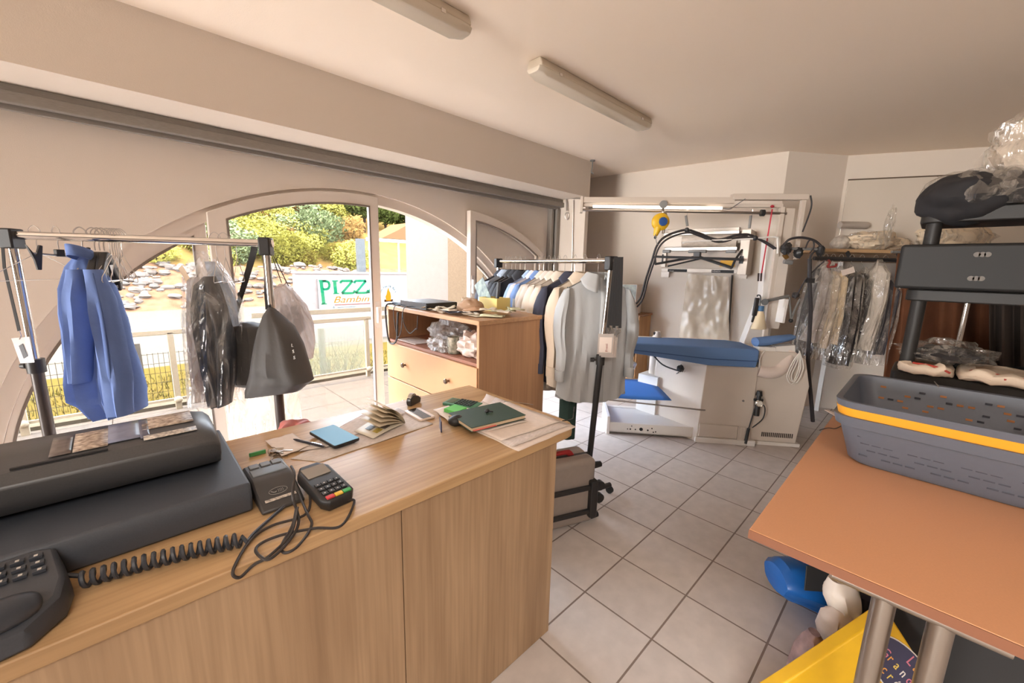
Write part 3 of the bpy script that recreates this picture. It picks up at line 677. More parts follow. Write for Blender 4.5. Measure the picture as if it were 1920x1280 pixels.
# pen
a, b = at_z(550, 823, CT+.013), at_z(607, 837, CT+.013); d = (b-a)
pn = thing('ballpoint_pen', 'dark ballpoint pen lying left of the smartphone', 'pen', (a+b)/2)
obj('barrel', MB().tube([a, a+d*.06, a+d*.12, a+d*.9, b], [.0012, .003, .0042, .0046, .004], 10), mat('pen_blue_black', (42, 42, 54), .35), pn); obj('push_button', MB().cyl(b, b+d*.05, .0025, n=8), m_chrome, pn); obj('clip', MB().beam(a+d*.62+Vector((0, 0, .0055)), a+d*.93+Vector((0, 0, .0055)), .002, .001), m_chrome, pn)
# phones
def slab_phone(name, label, px, z, th, mb_, ms_, inset, w_lab=None):
    P = [at_z(x, y, z) for x, y in px]; u = (P[1]-P[0]+P[2]-P[3])/2; v = (P[3]-P[0]+P[2]-P[1])/2; c = sum(P, Vector())/4; U = u.normalized(); V = (v-U*v.dot(U)).normalized(); hu, hv = u.length/2, v.length/2
    M = Matrix(((U.x, V.x, 0, c.x), (U.y, V.y, 0, c.y), (0, 0, 1, z), (0, 0, 0, 1))); rt = thing(name, label, 'phone', (c.x, c.y, z))
    def rr_(hx, hy, r): return [(sx*(hx-r)+r*cos(a+t), sy*(hy-r)+r*sin(a+t)) for sx, sy, a in ((1, 1, 0), (-1, 1, pi/2), (-1, -1, pi), (1, -1, 1.5*pi)) for t in (0, pi/6, pi/3, pi/2)]
    obj('case', MB(M).prism(rr_(hu, hv, .009), (0, 0, 0), (1, 0, 0), (0, 1, 0), th), mb_, rt, bev=.0015)
    obj('screen', MB(M).prism(rr_(hu-inset[0], hv-inset[1], .004), (0, 0, th), (1, 0, 0), (0, 1, 0), .0008), ms_, rt); return rt, M, hu, hv
sp, M, hu, hv = slab_phone('smartphone', 'black smartphone with sky reflection painted on screen, on a printed sheet', ((583, 815), (630, 843), (673, 824), (622, 798)), CT+.0095, .009, mat('phone_case', (30, 30, 32), .4), mat('painted_sky_screen', (118, 176, 212), .5, 0., spec=.1), (.003, .003))  # matt blue screen colour stands in for the reflected sky
sp2, M, hu, hv = slab_phone('white_phone', 'small white smartphone with dark screen lying near the stapler', ((758, 772), (789, 793), (815, 781), (785, 767)), CT+.002, .008, mat('phone_white', (226, 206, 190), .35), mat('dark_screen', (40, 36, 38), .08), (.004, .016))
# open brochure with leaves standing up
br = thing('brochure', 'open brochure with leaves curling up on the printed sheets', 'brochure', at_z(715, 800, CT+.006))
P0, P1, P2, P3 = [at_z(x, y, CT+.008) for x, y in ((664, 808), (700, 822), (760, 793), (722, 776))]
mb = MB(); mb.grid(lambda a, b: P0.lerp(P1, b).lerp(P3.lerp(P2, b), a)+Vector((0, 0, .004*sin(pi*a))), 10, 4); obj('page', mb, mat('brochure_page', (214, 204, 186), .5), br, solid=.001)
for k in range(5):
    mb = MB(); t = .25+.09*k
    def f(a, b): 
        q = P3.lerp(P2, b); e = P0.lerp(P1, b); w = (e-q)*.85; ang = R(24+13*k)*(1-.35*a); return q+Vector((w.x*a*cos(ang), w.y*a*cos(ang), .002+w.length*a*sin(ang)*.8))
    mb.grid(f, 8, 4); obj('leaf', mb, mat('brochure_leaf', (220, 204, 178), .5, noise_amt=.2, nscale=30), br, solid=.0005)
for i, (a, b) in enumerate(((.18, .25), (.18, .62), (.42, .25), (.42, .62))):
    q = P0.lerp(P1, b).lerp(P3.lerp(P2, b), a); ex = (P3-P0).normalized(); ey = (P1-P0).normalized(); Mq = Matrix(((ex.x, ey.x, 0, q.x), (ex.y, ey.y, 0, q.y), (0, 0, 1, CT+.0125), (0, 0, 0, 1)))
    obj('picture', MB(Mq).box(0, .035, 0, .028, 0, .0008), mat('brochure_picture_%d' % i, ((110, 116, 130), (216, 190, 96), (96, 92, 100), (130, 120, 116))[i], .5, noise_amt=.5, nscale=80), br)
# tape dispenser / stapler-like desk tool
c = at_z(776, 757, CT); tdsp = thing('tape_dispenser', 'small dark tape dispenser standing at the back edge of the counter', 'tape dispenser', c)
ux = Vector((.80, .35, 0)).normalized(); uy = Vector((-ux.y, ux.x, 0)); M = Matrix(((ux.x, uy.x, 0, c.x), (ux.y, uy.y, 0, c.y), (0, 0, 1, c.z), (0, 0, 0, 1)))
obj('body', MB(M).prism([(-.035, 0), (.035, 0), (.04, .02), (.02, .035), (-.01, .045), (-.035, .035), (-.04, .015)], (0, .012, 0), (1, 0, 0), (0, 0, 1), .024), mat('smoke_black', (44, 40, 40), .25), tdsp, bev=.004)
obj('tape_roll', MB(M).lathe([(.012, -.009), (.021, -.009), (.021, .009), (.012, .009)], (-.012, 0, .032), 20, (0, 1, 0), caps=False), mat('tape_clear', (150, 136, 124), .3), tdsp); obj('blade', MB(M).box(.034, .042, -.008, .008, .018, .026), m_chrome, tdsp)
# papers at the right end
pls = [(((872, 800), (972, 846), (1081, 800), (912, 738)), 'bottom printed sheet of the paper pile hanging at the counter corner'), (((880, 795), (960, 838), (1068, 797), (930, 745)), 'second printed sheet of the paper pile at the counter corner'),
       (((884, 800), (940, 826), (1052, 790), (950, 752)), 'third printed sheet of the pile, its right corner curling'), (((838, 775), (905, 810), (990, 790), (905, 752)), 'printed sheet straight under the green notebook'), (((812, 768), (850, 795), (900, 780), (840, 760)), 'cream sheet sticking out under the sticky notes')]
for k, (px, lb) in enumerate(pls): sheet('printed_sheet', px, CT+.0012+.0035*k, m_news if k in (1, ) else m_paper, lb, 'paper', 'papers at the right end of the counter', wave=.0025, seed=10+k)
ZN = CT+.0195
P = [at_z(x, y, ZN+.016) for x, y in ((846, 776), (888, 806), (982, 775), (932, 752))]
def quadM(P, z):
    u = (P[1]-P[0]+P[2]-P[3])/2; v = (P[3]-P[0]+P[2]-P[1])/2; c = sum(P, Vector())/4; U = u.normalized(); V = (v-U*v.dot(U)).normalized()
    return Matrix(((U.x, V.x, 0, c.x), (U.y, V.y, 0, c.y), (0, 0, 1, z), (0, 0, 0, 1))), u.length/2, v.length/2
M, hu, hv = quadM(P, ZN); nb = thing('notebook', 'dark green hardback notebook lying on the loose papers', 'notebook', M.translation)
m_ng = mat('notebook_green', (50, 72, 60), .6, bump=.1, bscale=400)
obj('cover', MB(M).box(-hu, hu, -hv, hv, 0, .0022), m_ng, nb, bev=.001); obj('cover', MB(M).box(-hu, hu, -hv, hv, .0145, .0168), m_ng, nb, bev=.001)
obj('page_block', MB(M).box(-hu+.002, hu-.003, -hv+.003, hv-.003, .0022, .0145), mat('page_edges', (214, 190, 158), .8, noise_amt=.15, nscale=300), nb)
obj('pink_tab', MB(M).box(hu-.006, hu+.006, -hv*.95, -hv*.15, .005, .006), mat('tab_pink', (232, 120, 110), .6), nb)
c = at_z(913, 772, ZN+.02); kb = thing('usb_dongle', 'small black plastic dongle lying on the green notebook', 'gadget', (c.x, c.y, ZN+.017))
obj('body', MB().blob((c.x, c.y, ZN+.025), (.011, .009, .008), .25, 3, 2, 14, 10), m_black, kb); obj('plug', MB().beam((c.x+.008, c.y-.004, ZN+.022), (c.x+.022, c.y-.010, ZN+.020), .010, .004), m_black, kb)
M, hu, hv = quadM([at_z(x, y, CT+.032) for x, y in ((824, 765), (866, 777), (880, 764), (846, 755))], CT+.019); st = tag(obj('sticky_notes', MB(M).box(-.033, .033, -.033, .033, 0, .014), mat('note_green', (104, 196, 96), .7), base=M.translation), 'pad of bright green sticky notes between calculator and notebook', 'sticky notes')
M, hu, hv = quadM([at_z(x, y, CT+.018) for x, y in ((827, 753), (888, 764), (906, 754), (850, 744))], CT+.0025); ca = thing('calculator', 'green school calculator with dark keys behind the sticky notes', 'calculator', M.translation)
hu, hv = max(hu, .075), min(hv, .042)
obj('body', MB(M).box(-hu, hu, -hv, hv, 0, .014), mat('calc_green', (74, 128, 100), .45), ca, bev=.004); obj('display', MB(M).box(-hu+.012, -hu+.045, -hv+.012, hv-.012, .014, .0152), mat('calc_lcd', (108, 122, 104), .2), ca)
for i in range(6):
    for j in range(5): obj('key', MB(M).box(-hu+.055+i*.0145, -hu+.065+i*.0145, -hv+.010+j*.0145, -hv+.019+j*.0145, .014, .0175), mat('calc_key', (48, 56, 52), .5), ca)
c = at_z(852, 800, CT); pd = thing('earphone_case', 'dark rounded case leaning beside a dark blue card left of the notebook', 'case', c)
obj('shell', MB().blob((c.x+.012, c.y+.004, CT+.022), (.034, .026, .021), .05, 1, 0, 20, 14), mat('case_black', (44, 44, 46), .5), pd)
c2 = at_z(826, 806, CT); u = (at_z(829, 808, CT)-at_z(823, 788, CT)).normalized(); cd = tag(obj('upright_card', MB().beam(c2-u*.028+Vector((0, 0, .0225)), c2+u*.028+Vector((0, 0, .0225)), .004, .042), mat('card_navy', (40, 46, 82), .3), base=(c2.x, c2.y, CT), bev=.001), 'navy blue card standing on edge against the dark case', 'card')
a, b = at_z(945, 752, CT+.018), at_z(990, 757, CT+.016); tag(obj('spectacle_arm', MB().tube(spl([a, (a+b)/2+Vector((0, .004, .001)), b, b+Vector((.02, -.012, -.004))], 5), .0016, 6), m_steel, base=a), 'thin metal spectacle arm lying on the papers behind the notebook', 'spectacles')
a = Vector((1.252, .93, CT+.006)); tag(obj('key_lanyard_end', MB().tube(spl([a+Vector((-.05, .01, .010)), a+Vector((.0, 0, .008)), a+Vector((.035, .02, .02)), a+Vector((.06, .035, .035))], 5), [.002]*12+[.004]*4, 6), m_black, base=a), 'black wire with thick tip poking out over the counter corner', 'cable')
# ------------------------------------------------------------------ cloth helpers
def loft(mb, rows, n=22, fold=0., seed=0, nf=9, caps=True, p=1.):
    """rows: (centre, half-width vector, half-depth vector); closed rings joined top to bottom"""
    vs = []; fs = []; N = len(rows)
    for i, (c, a, b) in enumerate(rows):
        t = i/(N-1)
        for k in range(n):
            th = 2*pi*k/n; ca, sa = cos(th), sin(th)
            ca = math.copysign(abs(ca)**p, ca); sa = math.copysign(abs(sa)**p, sa)
            q = 1+fold*min(1, t*3)*(sin(nf*ca*1.3+seed*2.1+t*2)+.7*noise.noise(Vector((ca*3+seed, sa*2, t*4))))
            vs.append(Vector(c)+Vector(a)*ca+Vector(b)*sa*q)
    for i in range(N-1):
        for k in range(n): fs.append((i*n+k, i*n+(k+1) % n, (i+1)*n+(k+1) % n, (i+1)*n+k))
    if caps: fs.append(tuple(range(n))[::-1]); fs.append(tuple((N-1)*n+k for k in range(n)))
    return mb.add(vs, fs)
CFH = Vector((CF.x, CF.y, 0)).normalized()
def fill(rows, k):
    out = []
    for a, b in zip(rows, rows[1:]):
        for j in range(k): out.append(tuple(x+(y-x)*j/k for x, y in zip(a, b)))
    return out+[rows[-1]]
def hungpx(rows, D, mb=None, fold=.25, seed=0, n=26, k=4, nf=9, p=.8):
    """a hanging soft thing whose silhouette rows are (y, left, right, half thickness in m), standing at distance D"""
    rr_ = []
    for y, xl, xr, th in fill(rows, k):
        a, b = at_d(xl, y, D), at_d(xr, y, D); w = noise.noise(Vector((y*.03, seed, 1)))*.004
        rr_.append(((a+b)/2+CFH*(th*.2+w), (b-a)/2, CFH*th))
    return loft(mb or MB(), rr_, n, fold, seed, nf, p=p)

def hook_pts(M, L=.085, r=.021):
    return [M @ Vector((0, 0, 0)+()) for _ in ()] or spl([M @ Vector(p) for p in ((0, r*.9, -.012), (0, r*.95, r*.4), (0, 0, r+.004), (0, -r*.95, r*.2), (0, -r*.45, -.022), (0, 0, -.04), (0, 0, -L))], 4)
def wire_hanger(M, label, group=None, m=None, hw=.2, bar=True, th=.0016):
    o = M.translation; r = thing('wire_hanger', label, 'clothes hanger', o, group); m = m or m_wire
    obj('hook', MB().tube(hook_pts(M), th, 6), m, r)
    tri = [(0, 0, -.085), (-hw, 0, -.175), (-hw-.008, 0, -.19), (-hw, 0, -.197), (hw, 0, -.197), (hw+.008, 0, -.19), (hw, 0, -.175)]
    obj('wire_frame', MB().tube([M @ Vector(p) for p in tri], th, 6, closed=True), m, r); return r

def shirt(M, label, color, L=.72, sw=.215, group=None, D=.055, seed=0, name='shirt', cat='shirt', sleeves=.56, collar=True, m=None, open_front=0., cover=False, buttons=True, hanger=None, flat_sleeve=.0):
    """a garment on a hanger: M has x across the shoulders, y out of the chest (towards -y is the front), z up from the rail"""
    o = M.translation; m = m or mat('cloth_%d_%d_%d' % color, color, .85, noise_amt=.10, nscale=8, bump=.55, bscale=11, stretch=(1, 1, .45))
    r = thing(name, label, cat, (o.x, o.y, o.z-.1-L), group); rows = []
    NT = 16; n = 52
    def surf(a, t, ofs=0.):
        ca, sa = cos(a), sin(a); ca = math.copysign(abs(ca)**.8, ca); tt = t**1.25
        w = sw*(1-.05*sin(pi*min(1, t*1.3)))*(1+.06*t); x = ca*w
        zs = -.088-.115*(abs(ca)**1.15); z = zs+((-.10-L)-zs)*tt+.012*t*noise.noise(Vector((ca*2, sa*2, seed)))
        if t > .97: z += .05*abs(ca)**3*(1 if sa < 0 else .6)
        d = .016+(D-.016)*min(1, t*3.2); y = sa*d*(1-.35*abs(ca)**3); g = min(1, t*1.5)
        y += .020*g*sin(ca*7.5+seed*1.9+1.1*t)*(.6+.4*sa)+.009*g*sin(ca*17+seed*3.1+2.2*t+1.5*sin(t*5+seed))+.014*noise.noise(Vector((ca*3+seed, t*3.5, sa)))*min(1, 3*t)
        return M @ Vector((x, y+(ofs if sa < 0 else -ofs), z))
    mb = MB(); mb.add([surf(2*pi*k/n, i/NT) for i in range(NT+1) for k in range(n)], [(i*n+k, i*n+(k+1) % n, (i+1)*n+(k+1) % n, (i+1)*n+k) for i in range(NT) for k in range(n)]); obj('body', mb, m, r)
    if sleeves:
        for s in (-1, 1):
            rws = []
            for i in range(11):
                t = i/10; x = s*(sw-.012+.03*sin(pi*min(1, t*1.4))+.035*t+flat_sleeve*t); z = -.185-sleeves*t; y = -.01-.03*t+.015*noise.noise(Vector((t*3, seed, s)))
                wr = (.062-.022*t)*(.25+.75*min(1, t*5+.25)); rws.append((M @ Vector((x-s*.01, y, z)), M.to_3x3() @ Vector((wr*.62, 0, s*-.25*wr*(1-t))), M.to_3x3() @ Vector((0, wr, 0))))
            mb = MB(); loft(mb, rws, 16, .12, seed+s, 5); sl = obj('sleeve', mb, m, r)
            c, a, b = rws[-1]; mb = MB(); loft(mb, [(c+Vector((0, 0, .055)), a*1.12, b*1.08), (c+Vector((0, 0, -.012)), a*1.1, b*1.1)], 16, 0); obj('cuff', mb, m, sl)
    if collar:
        mb = MB()
        def f(a, b):
            th = -pi*.5+2*pi*(a*.90+.05); fr_ = max(0, -sin(th)); up = min(1, b*2.5); dn = max(0, (b-.4)/.6)
            x = .060*cos(th)*(1+.12*up+.75*dn+.5*dn*fr_); y = .046*sin(th)*(1+.1*up+.7*dn)-.004-.012*dn*fr_
            return M @ Vector((x, y, -.125+.045*up*(1-.3*fr_)-(.050+.062*fr_)*dn))
        mb.grid(f, 30, 9); obj('collar', mb, m, r, solid=.003)
    if buttons:
        mb = MB(); mb.grid(lambda a, b: surf(-pi/2+.075+(a-.5)*.15, .06+.93*b, -.004), 4, 17); obj('placket', mb, m, r, solid=.002)
        bt = MB()
        for k in range(6):
            c = surf(-pi/2+.075, .14+.14*k, -.007); bt.lathe([(.006, 0), (.006, .002), (.0, .0025)], c, 10, -M.col[1].to_3d())
        obj('buttons', bt, m_leg, r)
    return r

def mframe(c, across, lean=0.):
    u = Vector(across); u.z = 0; u.normalize(); n = Vector((-u.y, u.x, 0))
    return Matrix(((u.x, n.x, 0, c[0]), (u.y, n.y, 0, c[1]), (0, 0, 1, c[2]), (0, 0, 0, 1)))

# ------------------------------------------------------------------ chest of drawers behind the counter
m_beech = wood('beech_along', (206, 166, 128), (184, 142, 106), 1, .45, 60, False)
m_beechz = wood('beech_upright', (198, 156, 120), (178, 136, 102), 2, .5, 60, False)
m_dfront = mat('drawer_front', (200, 150, 106), .4, noise_amt=.05, nscale=8)
X0, X1, Y0, Y1, ZT = 1.385, 1.935, 1.685, 2.745, 1.2
ch = thing('chest_of_drawers', 'beech chest of drawers with an open upper shelf behind the counter', 'chest of drawers', ((X0+X1)/2, (Y0+Y1)/2, 0))
obj('top', MB().box(X0-.012, X1+.005, Y0-.012, Y1+.012, ZT-.026, ZT), m_beech, ch, bev=.003)
obj('side_panel', MB().box(X0, X1, Y0, Y0+.02, 0, ZT-.026), m_beechz, ch); obj('side_panel', MB().box(X0, X1, Y1-.02, Y1, 0, ZT-.026), m_beechz, ch)
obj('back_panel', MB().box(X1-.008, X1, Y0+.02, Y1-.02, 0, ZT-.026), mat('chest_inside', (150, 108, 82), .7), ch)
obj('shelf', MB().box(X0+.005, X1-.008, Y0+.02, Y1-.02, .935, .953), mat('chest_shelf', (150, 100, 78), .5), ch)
for z0, z1 in ((.675, .932), (.405, .668), (.13, .398)):
    dr = obj('drawer', MB().box(X0-.012, X0+.012, Y0+.004, Y1-.004, z0, z1), m_dfront, ch, bev=.002)
    for y in (2.476, 1.958):
        obj('knob', MB().lathe([(.007, 0), (.007, .012), (.016, .018), (.017, .026), (.012, .031), (0, .032)], (X0-.012, y, (z0+z1)/2), 18, (-1, 0, 0)), mat('knob_pewter', (128, 112, 100), .25, .9), dr)
obj('plinth', MB().box(X0+.02, X1-.01, Y0+.02, Y1-.02, 0, .13), m_beechz, ch)
# things on and in the chest
def onchest(x, y, z=ZT): return at_z(x, y, z)
def flatbox(name, label, cat, x0, x1, y0, y1, z0, z1, m, **k):
    return tag(obj(name, MB().box(x0, x1, y0, y1, z0, z1), m, base=((x0+x1)/2, (y0+y1)/2, z0), bev=.003, **k), label, cat)
rec = thing('recorder', 'flat black recorder box on the chest top, its cables hanging down', 'recorder', (1.5, 2.42, ZT))
obj('case', MB().box(1.42, 1.66, 2.26, 2.60, ZT+.002, ZT+.048), m_black, rec, bev=.003); obj('front_plate', MB().box(1.413, 1.42, 2.262, 2.598, ZT+.004, ZT+.046), mat('black_gloss', (34, 34, 40), .2), rec)
hub = thing('network_hub', 'small dark hub left of the recorder at the chest corner', 'network box', (1.48, 2.66, ZT)); obj('case', MB().box(1.42, 1.55, 2.61, 2.735, ZT+.002, ZT+.028), mat('hub_blue_black', (40, 44, 56), .4), hub, bev=.003); obj('status_light', MB().box(1.418, 1.4205, 2.66, 2.668, ZT+.012, ZT+.017), mat('green_light', (90, 160, 110), .4), hub)
for k, (ya, yb, zd, lb) in enumerate(((2.72, 2.56, .93, 'thick dark cable looping below the hub in front of the chest shelf'), (2.60, 2.50, .99, 'thin cable looping from the recorder into the shelf'), (2.47, 2.30, 1.04, 'thin cable hanging from the recorder towards the plastic bags'))):
    pts = [(1.43, ya, ZT+.008), (1.372, ya, ZT+.005), (1.360, ya, ZT-.06), (1.360, ya-.03, zd+.035), (1.362, (ya+yb)/2, zd), (1.363, yb+.012, zd+.04), (1.366, yb, 1.08), (1.370, yb-.005, ZT-.035)]
    tag(obj('hanging_cable', MB().tube(spl(pts, 7), .0065 if k == 0 else .003, 7), m_cab, base=(1.38, ya, ZT)), lb, 'cable')
cap = thing('baseball_cap', 'tan baseball cap lying on the papers on the chest', 'cap', (1.60, 2.03, ZT+.01)); c = Vector((1.62, 2.06, ZT+.012)); m_cap = mat('cap_tan', (184, 150, 122), .9, noise_amt=.2, nscale=12)
mb = MB(); mb.blob(c+Vector((0, 0, .0)), (.085, .10, .075), .18, 2.5, 5, 24, 16, ZT+.012); obj('crown', mb, m_cap, cap)
def brim(a, b): th = R(-70+140*a); r_ = .07+.085*b*(1-.25*abs(2*a-1)**2); return Vector((c.x-.02-r_*sin(th)*.6-.01, c.y-r_*cos(th)*1.05, ZT+.018+.016*cos(th)*(1-b)+.012*(1-abs(2*a-1))))
mb = MB(); mb.grid(brim, 14, 6); obj('brim', mb, mat('cap_brim', (190, 150, 116), .85), cap, solid=.004)
ybx = thing('paper_box', 'pale yellow box holding leaflets behind the cap', 'box', (1.80, 2.02, ZT)); m_yb = mat('box_yellow', (226, 204, 124), .6)
mb = MB(); mb.loops([(1.74, 1.94, ZT+.09), (1.86, 1.94, ZT+.09), (1.86, 2.12, ZT+.09), (1.74, 2.12, ZT+.09)], [(1.744, 1.944, ZT+.09), (1.856, 1.944, ZT+.09), (1.856, 2.116, ZT+.09), (1.744, 2.116, ZT+.09)], (0, 0, -.088)); obj('sides', mb, m_yb, ybx); obj('bottom', MB().box(1.744, 1.856, 1.944, 2.116, ZT+.002, ZT+.006), m_yb, ybx)
lf = tag(obj('picture_leaflet', MB().beam((1.80, 2.09, ZT+.02), (1.80, 2.20, ZT+.19), .003, .11, up=(0, -.8, .5)), mat('leaflet_print', (158, 172, 156), .4, noise_amt=.7, nscale=26, dark=(80, 96, 100)), base=(1.8, 2.09, ZT+.02)), 'printed leaflet leaning out of the yellow box', 'leaflet')
tag(obj('dark_pen_case', MB().cyl((1.79, 2.0, ZT+.01), (1.80, 1.99, ZT+.19), .012, n=10), mat('case_grey_black', (58, 58, 62), .4), base=(1.79, 2, ZT)), 'dark upright tube standing in the yellow box', 'pen case')
tag(obj('blue_card', MB().beam((1.87, 1.92, ZT+.002), (1.88, 1.925, ZT+.085), .002, .05), mat('card_blue_pale', (176, 192, 210), .4), base=(1.87, 1.92, ZT)), 'pale blue card standing right of the yellow box', 'card')
cup = tag(obj('paper_cup', MB().lathe([(.026, 0), (.034, .062), (.037, .066), (.033, .066), (.025, .004)], (1.80, 2.34, ZT+.002), 24), mat('cup_cream', (226, 208, 184), .7), base=(1.8, 2.34, ZT)), 'small cream paper cup behind the recorder', 'cup')
q = random.Random(9); mps = [mat('slip_a', (214, 202, 180), .85, noise_amt=.12, nscale=40), mat('slip_b', (226, 212, 194), .85), mat('slip_c', (206, 204, 172), .85, noise_amt=.1, nscale=50), mat('slip_dark', (92, 92, 100), .7)]
lbls = ['folded receipt nearest the chest front edge', 'receipt slip beside the cap brim', 'cream ticket at the right corner of the chest top', 'dark printed slip under the receipts on the chest', 'receipt slip under the recorder edge', 'long pale ticket between cap and chest edge', 'crumpled receipt in front of the cap', 'yellowish ticket behind the right-hand tickets', 'small receipt near the middle of the chest edge', 'curled ticket beneath the yellow box', 'white slip on the pile by the garments', 'square note at the very end of the chest top']
sp_ = [(1.45, 2.10, .16, .09, .3, 1), (1.50, 1.86, .15, .08, -.2, 0), (1.55, 1.76, .14, .08, .5, 2), (1.44, 1.98, .15, .08, .1, 3), (1.45, 2.24, .15, .08, .2, 1), (1.48, 1.93, .17, .07, -.4, 1), (1.50, 2.16, .12, .09, .8, 0), (1.68, 1.82, .15, .09, .4, 2), (1.425, 2.04, .12, .06, .0, 1), (1.75, 1.78, .14, .09, -.5, 2), (1.62, 1.75, .13, .08, .2, 1), (1.60, 1.86, .10, .09, .7, 0)]
for k, (x, y, a, b, rz, mi) in enumerate(sp_):
    mb = MB(Matrix.Translation((x, y, ZT+.002+.0028*k)) @ Matrix.Rotation(rz, 4, 'Z')); sd_ = k
    mb.grid(lambda s, t: Vector(((t-.5)*b, (s-.5)*a, .010*noise.noise(Vector((s*2, t*2, sd_)))**2*4+.012*abs(s-.5)**2*4*(sd_ % 3 == 0))), 8, 5)
    tag(obj('receipt', mb, mps[mi], base=(x, y, ZT), solid=.0006), lbls[k], 'receipt', 'receipts on the chest top')
m_crn = thin('crumpled_bag_film', (230, 222, 214), .45, .2, .14, .8, 30)
def crumple(name, label, cat, c, r, m, seed, amt=.45, fr=2.2, flat=None, group=None):
    mb = MB(); mb.blob(c, r, amt, fr, seed, 34, 22, flat); return tag(obj(name, mb, m, base=c), label, cat, group)
ZS = .953
for k, (c, r_, lb) in enumerate((((1.50, 1.88, ZS+.07), (.08, .12, .075), 'crumpled white carrier bag at the right of the open chest shelf'), ((1.56, 1.80, ZS+.10), (.07, .07, .09), 'knotted plastic bag leaning in the right corner of the chest shelf'))):
    crumple('plastic_bag', lb, 'bag', c, r_, mat('bag_white_%d' % k, (226, 204, 192), .45, noise_amt=.25, nscale=18, dark=(196, 140, 128) if k else (190, 176, 168)), 3+k, .55, 2.6, ZS+.002)
crumple('clear_bag', 'clear crumpled plastic bag at the front of the chest shelf', 'bag', (1.44, 2.14, ZS+.035), (.05, .12, .045), m_crn, 8, .6, 2.8, ZS+.002); crumple('clear_bag', 'large clear plastic bag standing in the middle of the chest shelf', 'bag', (1.60, 2.25, ZS+.09), (.09, .2, .085), m_crn, 12, .5, 2.4, ZS+.002)
mg = thing('photo_mug', 'dark mug with a pale picture on the chest shelf', 'mug', (1.46, 2.02, ZS)); obj('body', MB().lathe([(.038, .002), (.04, .01), (.043, .105), (.039, .105), (.036, .012)], (1.46, 2.02, ZS), 28, caps=False), mat('mug_print', (92, 96, 84), .3, noise_amt=.8, nscale=38, dark=(206, 196, 176)), mg); obj('handle', MB().tube(spl([(1.46, 1.98, ZS+.085), (1.46, 1.952, ZS+.08), (1.46, 1.945, ZS+.05), (1.46, 1.98, ZS+.025)], 5), .006, 8), mat('mug_dark', (70, 72, 66), .3), mg)
sheetm = mat('slip_grey', (196, 180, 170), .8, noise_amt=.2, nscale=30)
tag(obj('loose_sheets', MB(Matrix.Rotation(0, 4, 'Z')).box(1.41, 1.56, 2.40, 2.66, ZS+.001, ZS+.006), sheetm, base=(1.48, 2.5, ZS)), 'loose grey sheets at the left of the open chest shelf', 'paper')

# ------------------------------------------------------------------ clothes rails
def rail_stand(name, label, a, b, base_a, base_b, joints=(True, True), clampz=.72, r=.016, foot=.42, footdir=None, lower=None):
    a, b = Vector(a), Vector(b); d = (b-a).normalized(); rt = thing(name, label, 'clothes rail', ((a.x+b.x)/2, (a.y+b.y)/2, 0))
    obj('top_rail', MB().cyl(a-d*.03, b+d*.03, r), m_chrome, rt)
    for p, f, jz in ((a, base_a, clampz), (b, base_b, clampz)):
        f = Vector(f); up = p-f; q = f+up*(jz/p.z)
        po = obj('upright', MB().cyl(q, p-Vector((0, 0, .0)), r*.95), m_chrome, rt); lo = obj('lower_post', MB().cyl(f+Vector((0, 0, .05)), q, r*1.25), lower or m_black, rt)
        cl = obj('height_clamp', MB().cyl(q-Vector((0, 0, .03)), q+Vector((0, 0, .03)), r*1.75), m_black, rt); w = Vector((-d.y, d.x, 0)); w = -CR
        obj('clamp_knob', MB().tube([q, q+w*.035, q+w*.04, q+w*.06], [.006, .006, .014, .013], 10), m_black, cl)
        n = Vector((-d.y, d.x, 0)).normalized(); n = n if footdir is None else Vector(footdir)
        fo = obj('foot', MB().cyl(f-n*foot/2+Vector((0, 0, .062)), f+n*foot/2+Vector((0, 0, .062)), r*1.1), m_black, rt)
        for s in (-1, 1):
            w = f+n*s*foot/2; obj('castor', MB().cyl(w+Vector((-.011, 0, .025)), w+Vector((.011, 0, .025)), .0245, n=14).box(w.x-.006, w.x+.006, w.y-.006, w.y+.006, .03, .065), m_rubber, fo)
        s = -1 if p is a else 1
        c2 = obj('corner_cap', MB().box(-.024, .024, -.032, .032, -.055, .026, M=mframe(p, d)), m_black, rt, bev=.006)
    obj('lower_bar', MB().cyl(Vector(base_a)+Vector((0, 0, .14)), Vector(base_b)+Vector((0, 0, .14)), r*.8), m_chrome, rt)
    return rt
RA, RB = Vector((-.303, 2.66, 1.572)), Vector((.505, 2.17, 1.572))
rail_stand('clothes_rail', 'chrome clothes rail with black fittings before the arched window', RA, RB, (RA.x, RA.y, 0), (RB.x, RB.y, 0), clampz=1.02, r=.017, lower=mat('grey_black_tube', (78, 72, 70), .35, .5))
def R1(px):
    """point of the first rail that projects on column px"""
    lo, hi = -.1, 1.1
    for _ in range(40):
        t = (lo+hi)/2; p = RA.lerp(RB, t)-EYEP; x = 960+FPX*p.dot(CR)/p.dot(CF)
        if x < px: lo = t
        else: hi = t
    return RA.lerp(RB, lo)
def proj(p): p = Vector(p)-EYEP; z = p.dot(CF); return 960+FPX*p.dot(CR)/z, 640-FPX*p.dot(CU)/z
N1 = (RB-RA).normalized(); ac1 = Vector((-N1.y, N1.x, 0))
RT = Vector((0, 0, .017))
def vdir(px, a=0, b=1): d = ray(px, 500); h = Vector((d.x, d.y, 0)).normalized(); q = Vector((h.y, -h.x, 0)); return h*b+q*a
wire_hanger(mframe(R1(66)+RT, vdir(66, .62, .78)), 'empty wire hanger nearest the left post of the rail by the window')
